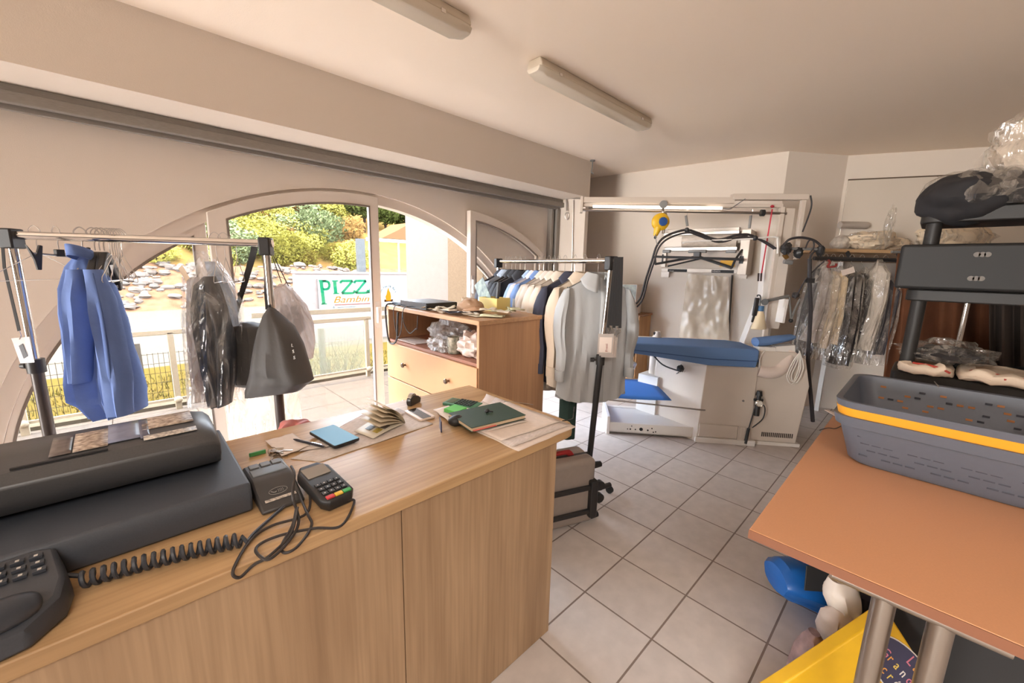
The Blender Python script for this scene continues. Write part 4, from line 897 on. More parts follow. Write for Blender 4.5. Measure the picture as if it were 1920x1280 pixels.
# clip hanger
M = mframe(R1(106)+RT, vdir(106, .8, .5)); chg = thing('clip_hanger', 'metal trouser hanger with two black clips beside the blue shirt', 'clothes hanger', M.translation)
obj('hook', MB().tube(hook_pts(M, .075), .0022, 6), m_wire, chg); obj('hub', MB(M).box(-.014, .014, -.01, .01, -.10, -.07), m_black, chg, bev=.003); obj('bar', MB().cyl(M @ Vector((-.085, 0, -.088)), M @ Vector((.10, 0, -.105)), .0045, n=8), m_steel, chg)
for x in (-.075, .09): obj('clip', MB(M).prism([(-.028, .045), (-.004, .0), (.012, .045), (.022, .042), (.012, -.02), (.006, -.055), (-.006, -.055), (-.01, -.015)], (x, -.006, -.10), (1, 0, 0), (0, 0, 1), -.012), m_black, chg, bev=.002)
# the blue shirt
p = R1(152)+RT; M = mframe(p, vdir(152, .30, .9))
wire_hanger(M, 'hanger carrying the blue shirt by the window', hw=.11, th=.0028)
bs = hungpx([(472, 148, 158, .02), (500, 130, 176, .05), (540, 127, 194, .08), (600, 138, 208, .10), (660, 145, 222, .10), (710, 150, 232, .11), (742, 155, 238, .11), (752, 170, 240, .10), (776, 186, 243, .09)], 1.70, fold=.22, seed=3, n=44, nf=6)
b_ = thing('blue_shirt', 'blue long-sleeved shirt hanging on the rail before the window', 'shirt', at_d(180, 620, 1.7)); m_bl = mat('shirt_blue', (104, 130, 190), .8, noise_amt=.15, nscale=10, bump=.3, bscale=16); obj('body', bs, m_bl, b_)
for rows, D, sd in (([(505, 128, 150, .03), (560, 126, 160, .045), (640, 132, 164, .045), (716, 136, 166, .04)], 1.62, 5), ([(505, 160, 182, .03), (560, 172, 203, .045), (640, 186, 220, .045), (715, 198, 234, .045), (778, 206, 240, .035)], 1.60, 7)):
    sl = obj('sleeve', hungpx(rows, D, fold=.18, seed=sd, n=18, nf=4), m_bl, b_)
mb = MB(); cN = at_d(151, 480, 1.66)
mb.grid(lambda a, b: cN+CR*(.032*cos(2*pi*a)*(1-.1*b))+CFH*(.045*sin(2*pi*a))+Vector((0, 0, .045*b-.012-.015*sin(2*pi*a))), 20, 4, cu=True); obj('collar', mb, m_bl, b_, solid=.003)
mb = MB(); mb.grid(lambda a, b: at_d(168+(b*46)+7*a+3*sin(b*5), 512+250*b, 1.585-.02*sin(b*3)), 3, 14); obj('placket', mb, mat('shirt_blue_dark', (84, 108, 164), .8), b_, solid=.003)
# black hangers with hooks, and the bunch of bare wire hangers
def black_hanger(px, tilt, label, y0, y1, w):
    p = R1(px)+RT; M = mframe(p, vdir(px, .20 if tilt else .10)); h = thing('plastic_hanger', label, 'clothes hanger', p, 'black plastic hangers on the window rail')
    obj('hook', MB().tube(hook_pts(M, .07), .0022, 6), m_wire, h)
    q = [(0, -.075), (.03, -.08), (w, -.16), (w+.02, -.215), (w+.0, -.245), (w-.03, -.25), (w-.035, -.21), (.02, -.115), (-.02, -.115), (-w+.035, -.21), (-w+.03, -.25), (-w, -.245), (-w-.02, -.215), (-w, -.16), (-.03, -.08)]
    obj('shoulder_frame', MB(M).prism(q, (0, .012, 0), (1, 0, 0), (0, 0, 1), .026), m_black, h, bev=.006)
    obj('cross_bar', MB(M).box(-w+.01, w-.01, -.006, .006, -.235, -.222), m_black, h); obj('size_mark', MB(M).prism([(-.03, 0), (.03, 0), (0, -.05)], (0, -.014, -.13), (1, 0, 0), (0, 0, 1), .001), m_leg, h)
black_hanger(175, 1, 'black plastic hanger right behind the blue shirt', 0, 0, .15); black_hanger(184, 0, 'middle one of the three black plastic hangers', 0, 0, .14); black_hanger(192, 1, 'right-hand one of the three black plastic hangers', 0, 0, .15)
for k, px in enumerate((203, 208, 213, 217, 221, 226)):
    M = mframe(R1(px)+RT, vdir(px, .30-.09*k, .9)); wire_hanger(M, 'bare wire hanger in the tight bunch right of the black hangers', 'bunched bare wire hangers on the window rail', hw=.19, th=.0014)
for k, (px, lb) in enumerate(((404, 'empty wire hanger above the wrapped dark jacket'), (420, 'wire hanger with small paper triangle left of the strap'), (442, 'thin wire hanger just left of the black strap'))):
    wire_hanger(mframe(R1(px)+RT, vdir(px, .2)), lb, hw=.10, th=.0014)
# clothes in plastic at the middle of the rail
D = 1.86
def wrapped(name, label, cat, color, rows, D, seed, film_rows=None, extra=None):
    g = thing(name, label, cat, at_d((rows[-1][1]+rows[-1][2])/2, rows[-1][0], D)); obj('cloth', hungpx(rows, D, fold=.2, seed=seed, n=32, nf=6), mat('cloth_%d_%d_%d' % color, color, .85, noise_amt=.12, nscale=9, bump=.25, bscale=18), g)
    fr = film_rows or [(y, a-7, b+7, t+.02) for y, a, b, t in rows]
    obj('plastic_cover', hungpx(fr, D, fold=.16, seed=seed+4, n=32, nf=8), m_film, g); return g
wrapped('dark_jacket', 'dark jacket in clear plastic at the middle of the window rail', 'jacket', (46, 52, 62), [(518, 385, 398, .03), (535, 368, 402, .05), (580, 366, 415, .07), (640, 374, 428, .07), (700, 386, 430, .065), (760, 396, 424, .05)], D, 21, [(470, 366, 378, .015), (490, 352, 402, .04), (520, 350, 418, .07), (600, 352, 438, .1), (680, 360, 436, .1), (756, 362, 432, .09)])
wrapped('grey_garment', 'pale grey garment in plastic left of the dark jacket', 'clothes', (176, 158, 150), [(520, 354, 366, .03), (600, 354, 376, .05), (680, 360, 386, .05), (750, 364, 390, .045)], D+.10, 22)
g = wrapped('blue_garment', 'pale blue and white garment in plastic right of the dark jacket', 'clothes', (176, 196, 222), [(490, 384, 398, .02), (530, 398, 420, .04), (570, 408, 436, .05), (612, 418, 440, .04)], D+.07, 23)
tag(obj('price_card', MB().beam(at_d(338, 500, D-.1), at_d(352, 524, D-.1), .001, .03, up=(0, 0, 1)), mat('card_tan', (190, 166, 140), .7), base=at_d(345, 512, D-.1)), 'tan cardboard ticket pinned to the plastic cover', 'ticket')
# shoulder strap and the black bags
tote = thing('shoulder_bag', 'black shoulder bag hanging by a long strap behind the drawstring bag', 'bag', at_d(475, 718, 2.02))
obj('body', hungpx([(604, 448, 470, .03), (612, 438, 492, .07), (640, 432, 508, .1), (680, 429, 512, .11), (714, 432, 512, .09), (722, 440, 505, .05)], 2.02, fold=.08, seed=31, n=30, p=.7), mat('bag_black', (82, 80, 80), .7, noise_amt=.15, nscale=20, bump=.3, bscale=25), tote)
mb = MB(); sp1 = spl([at_d(478, 450, 2.0), at_d(476, 470, 2.0), at_d(462, 520, 2.0), at_d(450, 560, 2.0), at_d(444, 585, 2.0), at_d(437, 625, 1.98)], 5); ws = [.035, .035, .03, .02, .006, .012]
for p, q in zip(sp1, sp1[1:]): i = sp1.index(p)/(len(sp1)-1); mb.beam(p, q, .003, .034*(1-.7*i)+.004, up=CR)
obj('strap', mb, m_blackm, tote); obj('strap_buckle', MB().blob(at_d(450, 552, 1.995), (.012, .008, .014), .1, 1, 0, 10, 8), m_black, tote)
dsb = thing('drawstring_bag', 'large black drawstring bag with small white letters at the right end of the rail', 'bag', at_d(520, 745, 1.9))
obj('body', hungpx([(576, 504, 510, .015), (590, 497, 519, .05), (615, 489, 540, .085), (650, 481, 556, .105), (690, 474, 570, .11), (715, 466, 581, .09), (733, 460, 560, .06), (745, 460, 476, .02)], 1.90, fold=.06, seed=33, n=36, nf=7, p=.75), mat('bag_black2', (78, 76, 76), .65, bump=.25, bscale=22), dsb)
KN = at_d(501, 458, 1.925)
for x, y in ((505, 577), (508, 578), (502, 580)): obj('cord', MB().tube(spl([KN, at_d((x+497)/2, 515, 1.93), at_d(x, y, 1.895)], 5), .003, 6), m_blackm, dsb)
lt = at_d(546, 642, 1.785)
for k, chh in enumerate('LSS'): text('letters', chh, .020, mat('print_white', (206, 204, 204), .7), dsb, at_d(546+k*2.0, 650+k*11.5, 1.783-.004*k), CR, CU, .0004)
wb = thing('white_drawstring_bag', 'white translucent drawstring bag hanging behind the black one', 'bag', at_d(575, 675, 2.12)); obj('body', hungpx([(532, 524, 534, .02), (545, 512, 546, .05), (575, 506, 566, .09), (610, 512, 578, .1), (645, 540, 583, .08), (672, 576, 585, .02)], 2.12, fold=.12, seed=35, n=34, nf=9), thin('bag_milky', (216, 206, 202), .22, .3, .06, .7, 14), wb)
obj('contents', hungpx([(570, 530, 550, .02), (585, 525, 560, .05), (615, 535, 570, .05), (628, 545, 560, .02)], 2.14, fold=.1, seed=36), mat('contents_grey', (150, 160, 176), .8), wb)
for x, y in ((528, 530), (541, 536)): obj('cord', MB().tube([at_d(503, 460, 1.95), at_d(x, y, 2.10)], .0022, 6), m_cab, wb)
obj('cord_loop', MB().tube(spl([at_d(508+14*(1-cos(t)), 528+9*sin(t), 2.09) for t in [2*pi*k/10 for k in range(10)]], 3, True), .002, 6, closed=True), m_wire, wb)
tag(obj('black_scarf', hungpx([(449, 480, 500, .012), (460, 487, 501, .02), (490, 495, 503, .02), (540, 497, 502, .015), (580, 498, 501, .008)], 1.915, fold=.1, seed=41, n=16), m_blackm, base=at_d(500, 580, 1.9)), 'black cloth strap knotted round the right end of the rail', 'strap')
# lanyard with badge on the left post
lan = thing('badge_lanyard', 'clear badge on a black lanyard hanging at the left post of the rail', 'lanyard', at_d(42, 660, 1.62)); a0 = at_d(4, 448, 1.64); mb = MB()
for p, q in zip([a0, at_d(8, 500, 1.62)], [at_d(8, 500, 1.62), at_d(36, 620, 1.60)]): mb.beam(p, q, .002, .012, up=CR)
obj('strap', mb, m_blackm, lan); obj('clip', MB().tube(spl([at_d(36, 620, 1.6), at_d(39, 630, 1.6), at_d(37, 636, 1.6)], 4), .002, 6), m_chrome, lan)
def quad_card(name, px, D, m, parent, th=.002): P = [at_d(x, y, D) for x, y in px]; P2 = [p+CF*th for p in P]; return obj(name, MB().add(P+P2, [(0, 1, 2, 3), (7, 6, 5, 4), (0, 4, 5, 1), (1, 5, 6, 2), (2, 6, 7, 3), (3, 7, 4, 0)]), m, parent)
quad_card('badge_sleeve', ((21, 634), (54, 631), (64, 679), (38, 681)), 1.60, thin('badge_clear', (226, 222, 218), .45, .1, .1), lan); quad_card('badge_picture', ((35, 648), (42, 644), (51, 667), (44, 672)), 1.597, mat('badge_ink', (78, 80, 86), .6), lan)
# clear sack with red things on the floor behind the counter
crumple('clear_sack', 'clear plastic sack standing on the floor under the wrapped clothes', 'bag', (.50, 2.40, .52), (.17, .17, .50), thin('sack_film', (240, 226, 210), .55, .2, .12, .8, 9), 51, .22, 1.8, .004)
crumple('red_bundle', 'red cloth bundle lying on top by the counter edge near the rail post', 'clothes', (.52, 1.98, .70), (.09, .06, .06), mat('bundle_red', (196, 110, 100), .8, noise_amt=.5, nscale=12, dark=(150, 110, 110)), 52, .35, 2.2)
st_ = tag(obj('storage_stool', MB().box(.40, .66, 1.88, 2.10, 0, .645), mat('stool_grey', (176, 160, 150), .7), base=(.53, 1.99, 0), bev=.01), 'low grey box behind the counter under the red bundle', 'box')

# second rail with the shirts
QA, QB = Vector((2.45, 2.72, 1.541)), Vector((2.065, 1.315, 1.541))
rail_stand('clothes_rail', 'chrome clothes rail full of shirts behind the chest of drawers', QA, QB, (2.44, 2.70, 0), (2.035, 1.375, 0), clampz=.95, r=.015)
d2_ = (QB-QA).normalized()
cols = [('jacket', (52, 52, 60), .10, 'dark jacket at the far end of the shirt rail'), ('shirt', (156, 164, 176), .14, 'grey-blue shirt second from the far end of the shirt rail'), ('jacket', (150, 158, 168), .175, 'pale grey jacket third from the far end of the shirt rail'),
        ('jacket', (48, 48, 52), .22, 'black jacket behind the yellow box on the chest'), ('jacket', (54, 54, 58), .27, 'second black jacket right of the yellow box'), ('jacket', (46, 46, 50), .325, 'black jacket with white piped edge, last of the dark group'),
        ('shirt', (156, 178, 214), .43, 'light blue shirt next to the black jackets'), ('shirt', (222, 212, 210), .47, 'pinkish white shirt between two blue shirts'), ('shirt', (110, 138, 186), .51, 'mid blue shirt in the middle of the shirt rail'), ('shirt', (214, 200, 184), .555, 'cream shirt right of the mid blue one'),
        ('shirt', (212, 200, 190), .60, 'second cream shirt from the mid blue shirt'), ('shirt', (218, 206, 192), .64, 'third cream shirt from the mid blue shirt'), ('shirt', (220, 206, 190), .69, 'cream shirt just left of the navy jacket'), ('jacket', (56, 58, 74), .765, 'navy jacket among the pale shirts'),
        ('shirt', (212, 194, 174), .835, 'cream shirt between navy jacket and front grey shirt'), ('shirt', (180, 182, 184), .925, 'light grey-blue shirt at the near end of the shirt rail')]
for k, (nm, c, t, lb) in enumerate(cols):
    p = QA.lerp(QB, t)+Vector((0, 0, .015)); ang = R(-3+4*sin(k*2.3)-(10 if k == 15 else 4 if k == 14 else 0)); ac = Matrix.Rotation(ang, 3, 'Z') @ Vector((.964, -.266, 0)); M = mframe(p, ac)
    big = nm == 'jacket'
    shirt(M, lb, c, L=(.78 if not big else .74)+.03*sin(k*1.7), sw=.24 if big else (.235 if k < 14 else .225), group='clothes on the shirt rail', D=.035 if k < 14 else .06, seed=k, name=nm, cat=nm, sleeves=.54, collar=True, buttons=k >= 12)
    wire_hanger(M, 'wire hanger holding the '+lb, 'hangers on the shirt rail', hw=.19, th=.0016)
tag(obj('dark_green_trousers', (lambda mb: loft(mb, [(Vector((1.995, 1.52, z)), Vector((.05*w, -.03, 0)), Vector((.01, .03, 0))) for z, w in ((1.38, .5), (1.2, 1), (.9, 1), (.6, .95), (.40, .9))], 20, .15, 5) and mb)(MB()), mat('cloth_dark_green', (38, 58, 52), .9), base=(1.995, 1.52, .4)), 'dark green trousers hanging below the shirts by the suitcase', 'trousers')
# lanyards at the near end
for k in range(5):
    q = QB+d2_*(.035+.006*k)+Vector((0, 0, -.01)); l = thing('badge_lanyard', 'black lanyard in the bundle at the near end of the shirt rail', 'lanyard', (q.x, q.y, 1.1), 'black lanyards on the shirt rail'); dx = CR*(-.028+.013*k)
    L0 = q+dx*.3+Vector((0, 0, .03)); L1 = q+dx-CFH*.012+Vector((0, 0, -.37+.012*(k % 2)))
    obj('strap', MB().beam(L0-CFH*(.030+.002*k), L1-CFH*.03, .017, .004, up=CFH), m_blackm, l)
    obj('clip', MB().tube(spl([L1, L1-CFH*.03+Vector((0, 0, -.02))+CR*.006, L1+Vector((0, 0, -.04)), L1+Vector((0, 0, -.055))-CR*.004], 4), .0018, 6), m_chrome, l)
for k in range(3):
    c = QB+d2_*.06+CR*(-.05+.014*k)-CFH*(.03-.01*k)+Vector((0, 0, -.475-.012*k)); bdg = thing('name_badge', ('front badge card with a printed name below the black lanyards', 'middle badge card below the black lanyards', 'rear badge card below the black lanyards')[k], 'badge', c, 'badge cards on the shirt rail')
    Mq = mframe(c, CR); obj('sleeve', MB(Mq).box(-.045, .045, -.001, .001, -.06, .06), thin('badge_clear2', (232, 224, 218), .25, .1, .08), bdg); obj('card', MB(Mq).box(-.036, .036, -.002, -.0012, -.05, .04), mat('badge_card', (226, 212, 202), .7), bdg)
    if k == 0: text('lettering', 'Pressing', .02, mat('badge_red', (150, 70, 60), .7), bdg, c-CFH*.0025+CR*.012-CU*.045, CU, -CR, .0002)
# suitcase on its side
A0 = Vector((1.878, 1.20, 0)); u = Vector((-.93, .36, 0)).normalized(); n = Vector((.36, .93, 0)).normalized(); M = Matrix(((u.x, n.x, 0, A0.x), (u.y, n.y, 0, A0.y), (0, 0, 1, 0), (0, 0, 0, 1)))
su = thing('suitcase', 'grey hard-shell suitcase lying on its long side beside the counter', 'suitcase', A0); m_su = mat('suitcase_grey', (150, 138, 130), .35, noise_amt=.06, nscale=40)
obj('front_shell', MB(M).box(0, .62, 0, .10, .012, .415), m_su, su, bev=.03, seg=4); obj('back_shell', MB(M).box(0, .62, .104, .21, .012, .415), m_su, su, bev=.03, seg=4); obj('zip', MB(M).box(.012, .608, .092, .112, .02, .408), mat('zip_dark', (84, 76, 74), .5), su)
obj('carry_handle', MB(M).prism([(.10, 0), (.12, .028), (.42, .028), (.44, 0), (.40, 0), (.38, .012), (.16, .012), (.14, 0)], (0, .085, .412), (1, 0, 0), (0, 0, 1), -.035), mat('handle_red', (150, 36, 38), .5), su, bev=.006)
for z in (.10, .25): obj('trolley_bar', MB(M).box(.03, .60, -.022, -.004, z-.014, z+.014), m_black, su, bev=.004)
obj('wheel_mount', MB(M).box(.0, .05, -.03, .03, .06, .29), m_black, su, bev=.008)
for y, z in ((.03, .36), (.03, .035), (.16, .36), (.16, .05)): obj('wheel', MB(M).cyl((-.045, y, z), (.004, y, z), .017, .021, 14), m_rubber, su)
for z in (.16, .24): obj('wheel', MB(M).cyl((-.03, -.01, z), (-.03, .02, z), .028, n=16).box(-.035, .01, -.008, .018, z-.012, z+.012), m_rubber, su)
# cabinet and picture box at the back wall
bwu = (A[1]-A[0]).normalized(); bwn = Vector((bwu.y, -bwu.x, 0)); bwn = bwn if bwn.x < 0 else -bwn
def bwp(s, off, z): return A[0]+bwu*s+bwn*off+Vector((0, 0, z))
MW = Matrix(((bwu.x, -bwn.x, 0, A[0].x), (bwu.y, -bwn.y, 0, A[0].y), (0, 0, 1, 0), (0, 0, 0, 1)))     # x along the wall, y into the wall
cbn = thing('wall_cabinet', 'light wooden cabinet with dark cup handle against the back wall', 'cabinet', bwp(1.0, .2, 0)); m_pine = wood('pine_upright', (206, 160, 112), (176, 126, 82), 2, .5, 60)
SR = 1.315
obj('carcass', MB(MW).box(SR-.78, SR, -.395, -.01, .03, .94), m_pine, cbn, bev=.003); obj('top', MB(MW).box(SR-.80, SR+.015, -.415, -.006, .94, .965), wood('pine_dark', (150, 104, 68), (120, 82, 54), 0, .5), cbn, bev=.003)
for z0, z1 in ((.72, .92), (.50, .71), (.06, .49)):
    dr = obj('drawer', MB(MW).box(SR-.76, SR-.02, -.412, -.395, z0, z1), m_pine, cbn, bev=.002); obj('handle', MB().tube(spl([MW @ Vector((SR-.18+.05*cos(t), -.418-.02*abs(sin(t)), (z0+z1)/2+.05-.018*sin(t))) for t in [pi*k/6 for k in range(7)]], 3), .008, 8), mat('handle_iron', (44, 40, 40), .5), dr)
pc = thing('picture_box', 'carton with a pale landscape print on the wooden cabinet', 'box', bwp(1.1, .25, .965)); obj('carton', MB(MW).box(.94, 1.24, -.36, -.18, .967, 1.325), mat('carton_white', (216, 200, 186), .7), pc, bev=.002)
obj('printed_picture', MB(MW).box(.945, 1.235, -.362, -.3602, 1.14, 1.32), mat('print_grey_green', (176, 180, 168), .5, noise_amt=.7, nscale=14, dark=(112, 116, 112)), pc); obj('bowl_print', MB(MW).prism([(-.05, .06), (.05, .06), (.035, .02), (.008, 0), (.008, -.06), (-.008, -.06), (-.008, 0), (-.035, .02)], (1.15, -.3605, 1.10), (1, 0, 0), (0, 0, 1), .002), mat('print_grey', (150, 144, 140), .5), pc)
# ------------------------------------------------------------------ ironing press
MO = Vector((3.07, 1.925, 0)); MUx = Vector((.624, -.778, 0)).normalized(); MNy = Vector((.778, .624, 0)).normalized()
MP = Matrix(((MUx.x, MNy.x, 0, MO.x), (MUx.y, MNy.y, 0, MO.y), (0, 0, 1, 0), (0, 0, 0, 1)))      # x to the right, y away from the viewer
def mp(s, d, z): return MP @ Vector((s, d, z))
m_ma = mat('press_enamel', (214, 202, 190), .4, noise_amt=.04, nscale=6); m_ma2 = mat('press_enamel_white', (230, 224, 218), .35); m_bc = mat('board_cloth', (96, 128, 176), .85, bump=.2, bscale=200); m_blue = mat('tray_blue', (62, 120, 200), .7)
pr = thing('ironing_press', 'white industrial ironing table with blue padded board and tall gantry', 'ironing machine', mp(.9, .3, 0))
mb = MB(MP); mb.box(.04, .86, .0, .018, .02, .115).box(.04, .86, .0, .42, .02, .035).box(.03, .06, -.005, .42, 0, .17); mb.box(.05, .86, .36, .42, .02, .14)
mb.add([(.04, .016, .112), (.86, .016, .112), (.86, .40, .135), (.04, .40, .135), (.04, .016, .10), (.86, .016, .10), (.86, .40, .12), (.04, .40, .12)], [(0, 1, 2, 3), (7, 6, 5, 4), (0, 4, 5, 1), (1, 5, 6, 2), (2, 6, 7, 3), (3, 7, 4, 0)])
obj('base_tray', mb, m_ma2, pr, bev=.004)
mb = MB()
for s, r_, z in ((.34, .016, .065), (.22, .005, .06), (.245, .007, .06), (.29, .006, .06), (.255, .005, .09), (.40, .008, .06), (.435, .006, .08), (.45, .006, .045), (.47, .006, .05)): mb.cyl(mp(s, -.003, z), mp(s, .003, z), r_, n=12)
obj('frame_hole', mb, m_blackm, pr)
# body: six-sided cabinet
pl = [(.815, -.03), (1.265, -.03), (1.265, .36), (.82, .42), (.47, .36), (.47, .30)]
mb = MB(MP); tb = [(.845, -.005), (1.265, -.005), (1.265, .36), (.82, .42), (.50, .36), (.50, .31)]
mb.add([(a, b, .0) for a, b in pl]+[(a, b, .70) for a, b in tb], [tuple(range(6))[::-1], tuple(range(6, 12))]+[(i, (i+1) % 6, 6+(i+1) % 6, 6+i) for i in range(6)])
obj('cabinet', mb, m_ma, pr, bev=.004)
obj('kick_panel', MB(MP).box(.83, 1.15, -.040, -.030, .055, .17), m_ma, pr, bev=.002); obj('plinth_rail', MB(MP).box(.80, 1.30, -.05, -.032, 0, .045), m_ma2, pr, bev=.003)
obj('louvre_plate', MB(MP).box(1.155, 1.215, -.036, -.030, .03, .165).box(1.163, 1.175, -.042, -.034, .035, .16).box(1.195, 1.207, -.042, -.034, .035, .16), m_ma, pr)
obj('knob_screw', MB().cyl(mp(1.17, -.024, .40), mp(1.17, -.03, .40), .009, n=12), m_grey, pr)
kb_ = obj('clamp_knob', MB().blob(mp(.66, .10, .63), (.03, .03, .03), .5, 3, 2, 16, 12), m_black, pr); obj('knob_pin', MB().cyl(mp(.66, .12, .63), mp(.70, .10, .60), .007), m_chrome, pr)
# right hand steam generator
pl = [(1.27, 0), (1.68, 0), (1.68, .42), (1.27, .42)]
mb = MB(MP); mb.prism([(1.27, .03), (1.66, .03), (1.70, .55), (1.64, .78), (1.54, .84), (1.27, .84)], (0, .42, 0), (1, 0, 0), (0, 0, 1), .41); obj('generator_cabinet', mb, m_ma, pr, bev=.006)
mb = MB(MP)
for k in range(17): mb.box(1.372+k*.0155, 1.379+k*.0155, .006, .012, .075, .115)
obj('vent_slots', mb, mat('slot_dark', (66, 58, 54), .8), pr); obj('sill', MB(MP).box(1.27, 1.69, -.004, .40, .0, .03), m_ma2, pr, bev=.003)
obj('foot', MB().cyl(mp(1.60, .05, 0), mp(1.60, .05, .02), .03, n=14), m_black, pr); obj('corner_bracket', MB(MP).box(1.235, 1.30, -.06, -.01, .0, .05), m_ma2, pr, bev=.006)
# pressure gauge and filter
gg = obj('filter_regulator', MB().cyl(mp(1.285, -.04, .36), mp(1.285, -.04, .46), .018, n=14).cyl(mp(1.285, -.04, .46), mp(1.285, -.04, .50), .026, .02, 14).cyl(mp(1.285, -.04, .28), mp(1.285, -.04, .37), .022, n=14).cyl(mp(1.25, -.04, .42), mp(1.32, -.04, .42), .012, n=10), m_black, pr)
obj('gauge_dial', MB().cyl(mp(1.278, -.062, .40), mp(1.278, -.082, .40), .026, n=20), mat('dial_white', (222, 216, 208), .3), gg); obj('gauge_rim', MB().tube([mp(1.278+.026*cos(t), -.082, .40+.026*sin(t)) for t in [2*pi*k/20 for k in range(20)]], .003, 6, closed=True), m_chrome, gg)
obj('valve_pipe', MB().cyl(mp(1.225, -.045, .02), mp(1.235, -.045, .16), .013, n=10).cyl(mp(1.235, -.045, .16), mp(1.262, -.045, .34), .005, n=8), m_black, pr); obj('air_hose', MB().tube(spl([mp(1.30, -.045, .40), mp(1.335, -.06, .36), mp(1.33, -.06, .26), mp(1.26, -.05, .17)], 6), .005, 7), m_black, pr)
# board
top = [(-.32, .07), (-.27, .02), (.3, -.02), (.86, -.05), (1.235, -.05), (1.245, .0), (1.245, .30), (1.13, .40), (.6, .40), (-.10, .29), (-.27, .24), (-.32, .19)]
cx, cy = .6, .18
def skirt(s): return .045+.10*max(0, min(1, (s+.1)/.95))
mb = MB(MP); n = len(top); vs = []
for lv in range(5):
    for a, b in top:
        k = (.965, 1, 1.0, .985, .93)[lv]; zz = (.862, .85, .80, None, None)[lv]
        if zz is None: zz = .85-skirt(a)*(1.0 if lv == 3 else 1.02)
        else: zz = zz if lv < 2 else .85-skirt(a)*.5
        vs.append((cx+(a-cx)*k, cy+(b-cy)*k, zz))
fs = [tuple(range(n)), tuple(4*n+i for i in range(n))[::-1]]+[(i*n+j, i*n+(j+1) % n, (i+1)*n+(j+1) % n, (i+1)*n+j) for i in range(4) for j in range(n)]
obj('padded_board', mb.add(vs, fs), m_bc, pr, label='blue padded ironing board', bev=.008)
obj('board_seam', MB().tube([mp(cx+(a-cx)*1.004, cy+(b-cy)*1.004, .85-skirt(a)*.62) for a, b in top], .004, 6, closed=True), mat('board_seam', (68, 96, 140), .9), pr)
# sleeve board on its swing arm and suction duct
sb = obj('sleeve_board', (lambda mb: loft(mb, [(mp(s, .08+.1*(s-1.25), z), MNy*w, Vector((0, 0, h))) for s, z, w, h in ((1.235, .905, .04, .02), (1.25, .905, .075, .038), (1.34, .915, .08, .038), (1.45, .935, .07, .033), (1.55, .955, .055, .025), (1.575, .96, .03, .012))], 18, 0) and mb)(MB()), m_bc, pr, label='blue sleeve board')
obj('sleeve_arm_box', MB(MP).box(1.262, 1.40, .02, .14, .76, .875), m_ma2, pr, bev=.008); obj('sleeve_arm_wedge', MB(MP).prism([(1.40, .78), (1.56, .84), (1.55, .90), (1.40, .88)], (0, .13, 0), (1, 0, 0), (0, 0, 1), .10), m_ma2, pr, bev=.005)
obj('suction_duct', MB().tube(spl([mp(1.28, .02, .665), mp(1.36, .0, .655), mp(1.44, .01, .68), mp(1.50, .04, .76), mp(1.53, .07, .83)], 6), [.05]*24+[.055], 18), mat('duct_pink_white', (222, 206, 196), .4), pr)
for k, (a, b) in enumerate(((.0, 0), (.02, .01), (-.015, .02))): obj('cord_loop', MB().tube(spl([mp(1.56, -.02, .86), mp(1.585+a, -.03, .72), mp(1.55+a, -.035, .60-b), mp(1.50+a, -.035, .64), mp(1.53+a, -.03, .76), mp(1.56, -.02, .84)], 6), .005, 6), mat('cord_white', (220, 214, 206), .5), pr)
obj('earth_wire', MB().tube(spl([mp(1.275, -.01, .70), mp(1.262, -.02, .78), mp(1.30, .0, .85)], 5), .005, 6), mat('cord_white', (220, 214, 206), .5), pr)
# blue catch cloth on rods beneath the board
obj('catch_cloth', (lambda mb: mb.grid(lambda a, b: mp(-.25+.72*a+.10*b*(a > .5), .42-.46*b, .42+.012*sin(pi*b)-.05*b-.03*sin(pi*a)*.3), 12, 8) and mb)(MB()), m_blue, pr, solid=.006, label='bright blue cloth tray')
obj('cloth_rod', MB().cyl(mp(-.25, -.045, .355), mp(.86, -.045, .30), .007, n=10), m_steel, pr); obj('cloth_rod', MB().cyl(mp(-.25, .42, .42), mp(.56, .42, .42), .007, n=10), m_steel, pr)
obj('board_strut', MB().cyl(mp(.30, .30, .78), mp(.16, .42, .22), .010, n=10), m_black, pr); obj('lint_tube', MB().cyl(mp(.285, .28, .62), mp(.255, .30, .53), .028, n=12), m_white, pr); obj('air_hose', MB().tube(spl([mp(.40, .2, .76), mp(.52, .18, .64), mp(.66, .12, .60)], 5), .007, 7), m_black, pr); obj('air_hose', MB().tube(spl([mp(.66, .15, .58), mp(.58, .3, .44), mp(.44, .42, .30), mp(.40, .5, .12)], 5), .005, 7), m_grey, pr)
obj('rear_shelf', MB(MP).box(.35, .95, .44, .62, .80, .83), m_ma2, pr, bev=.006)
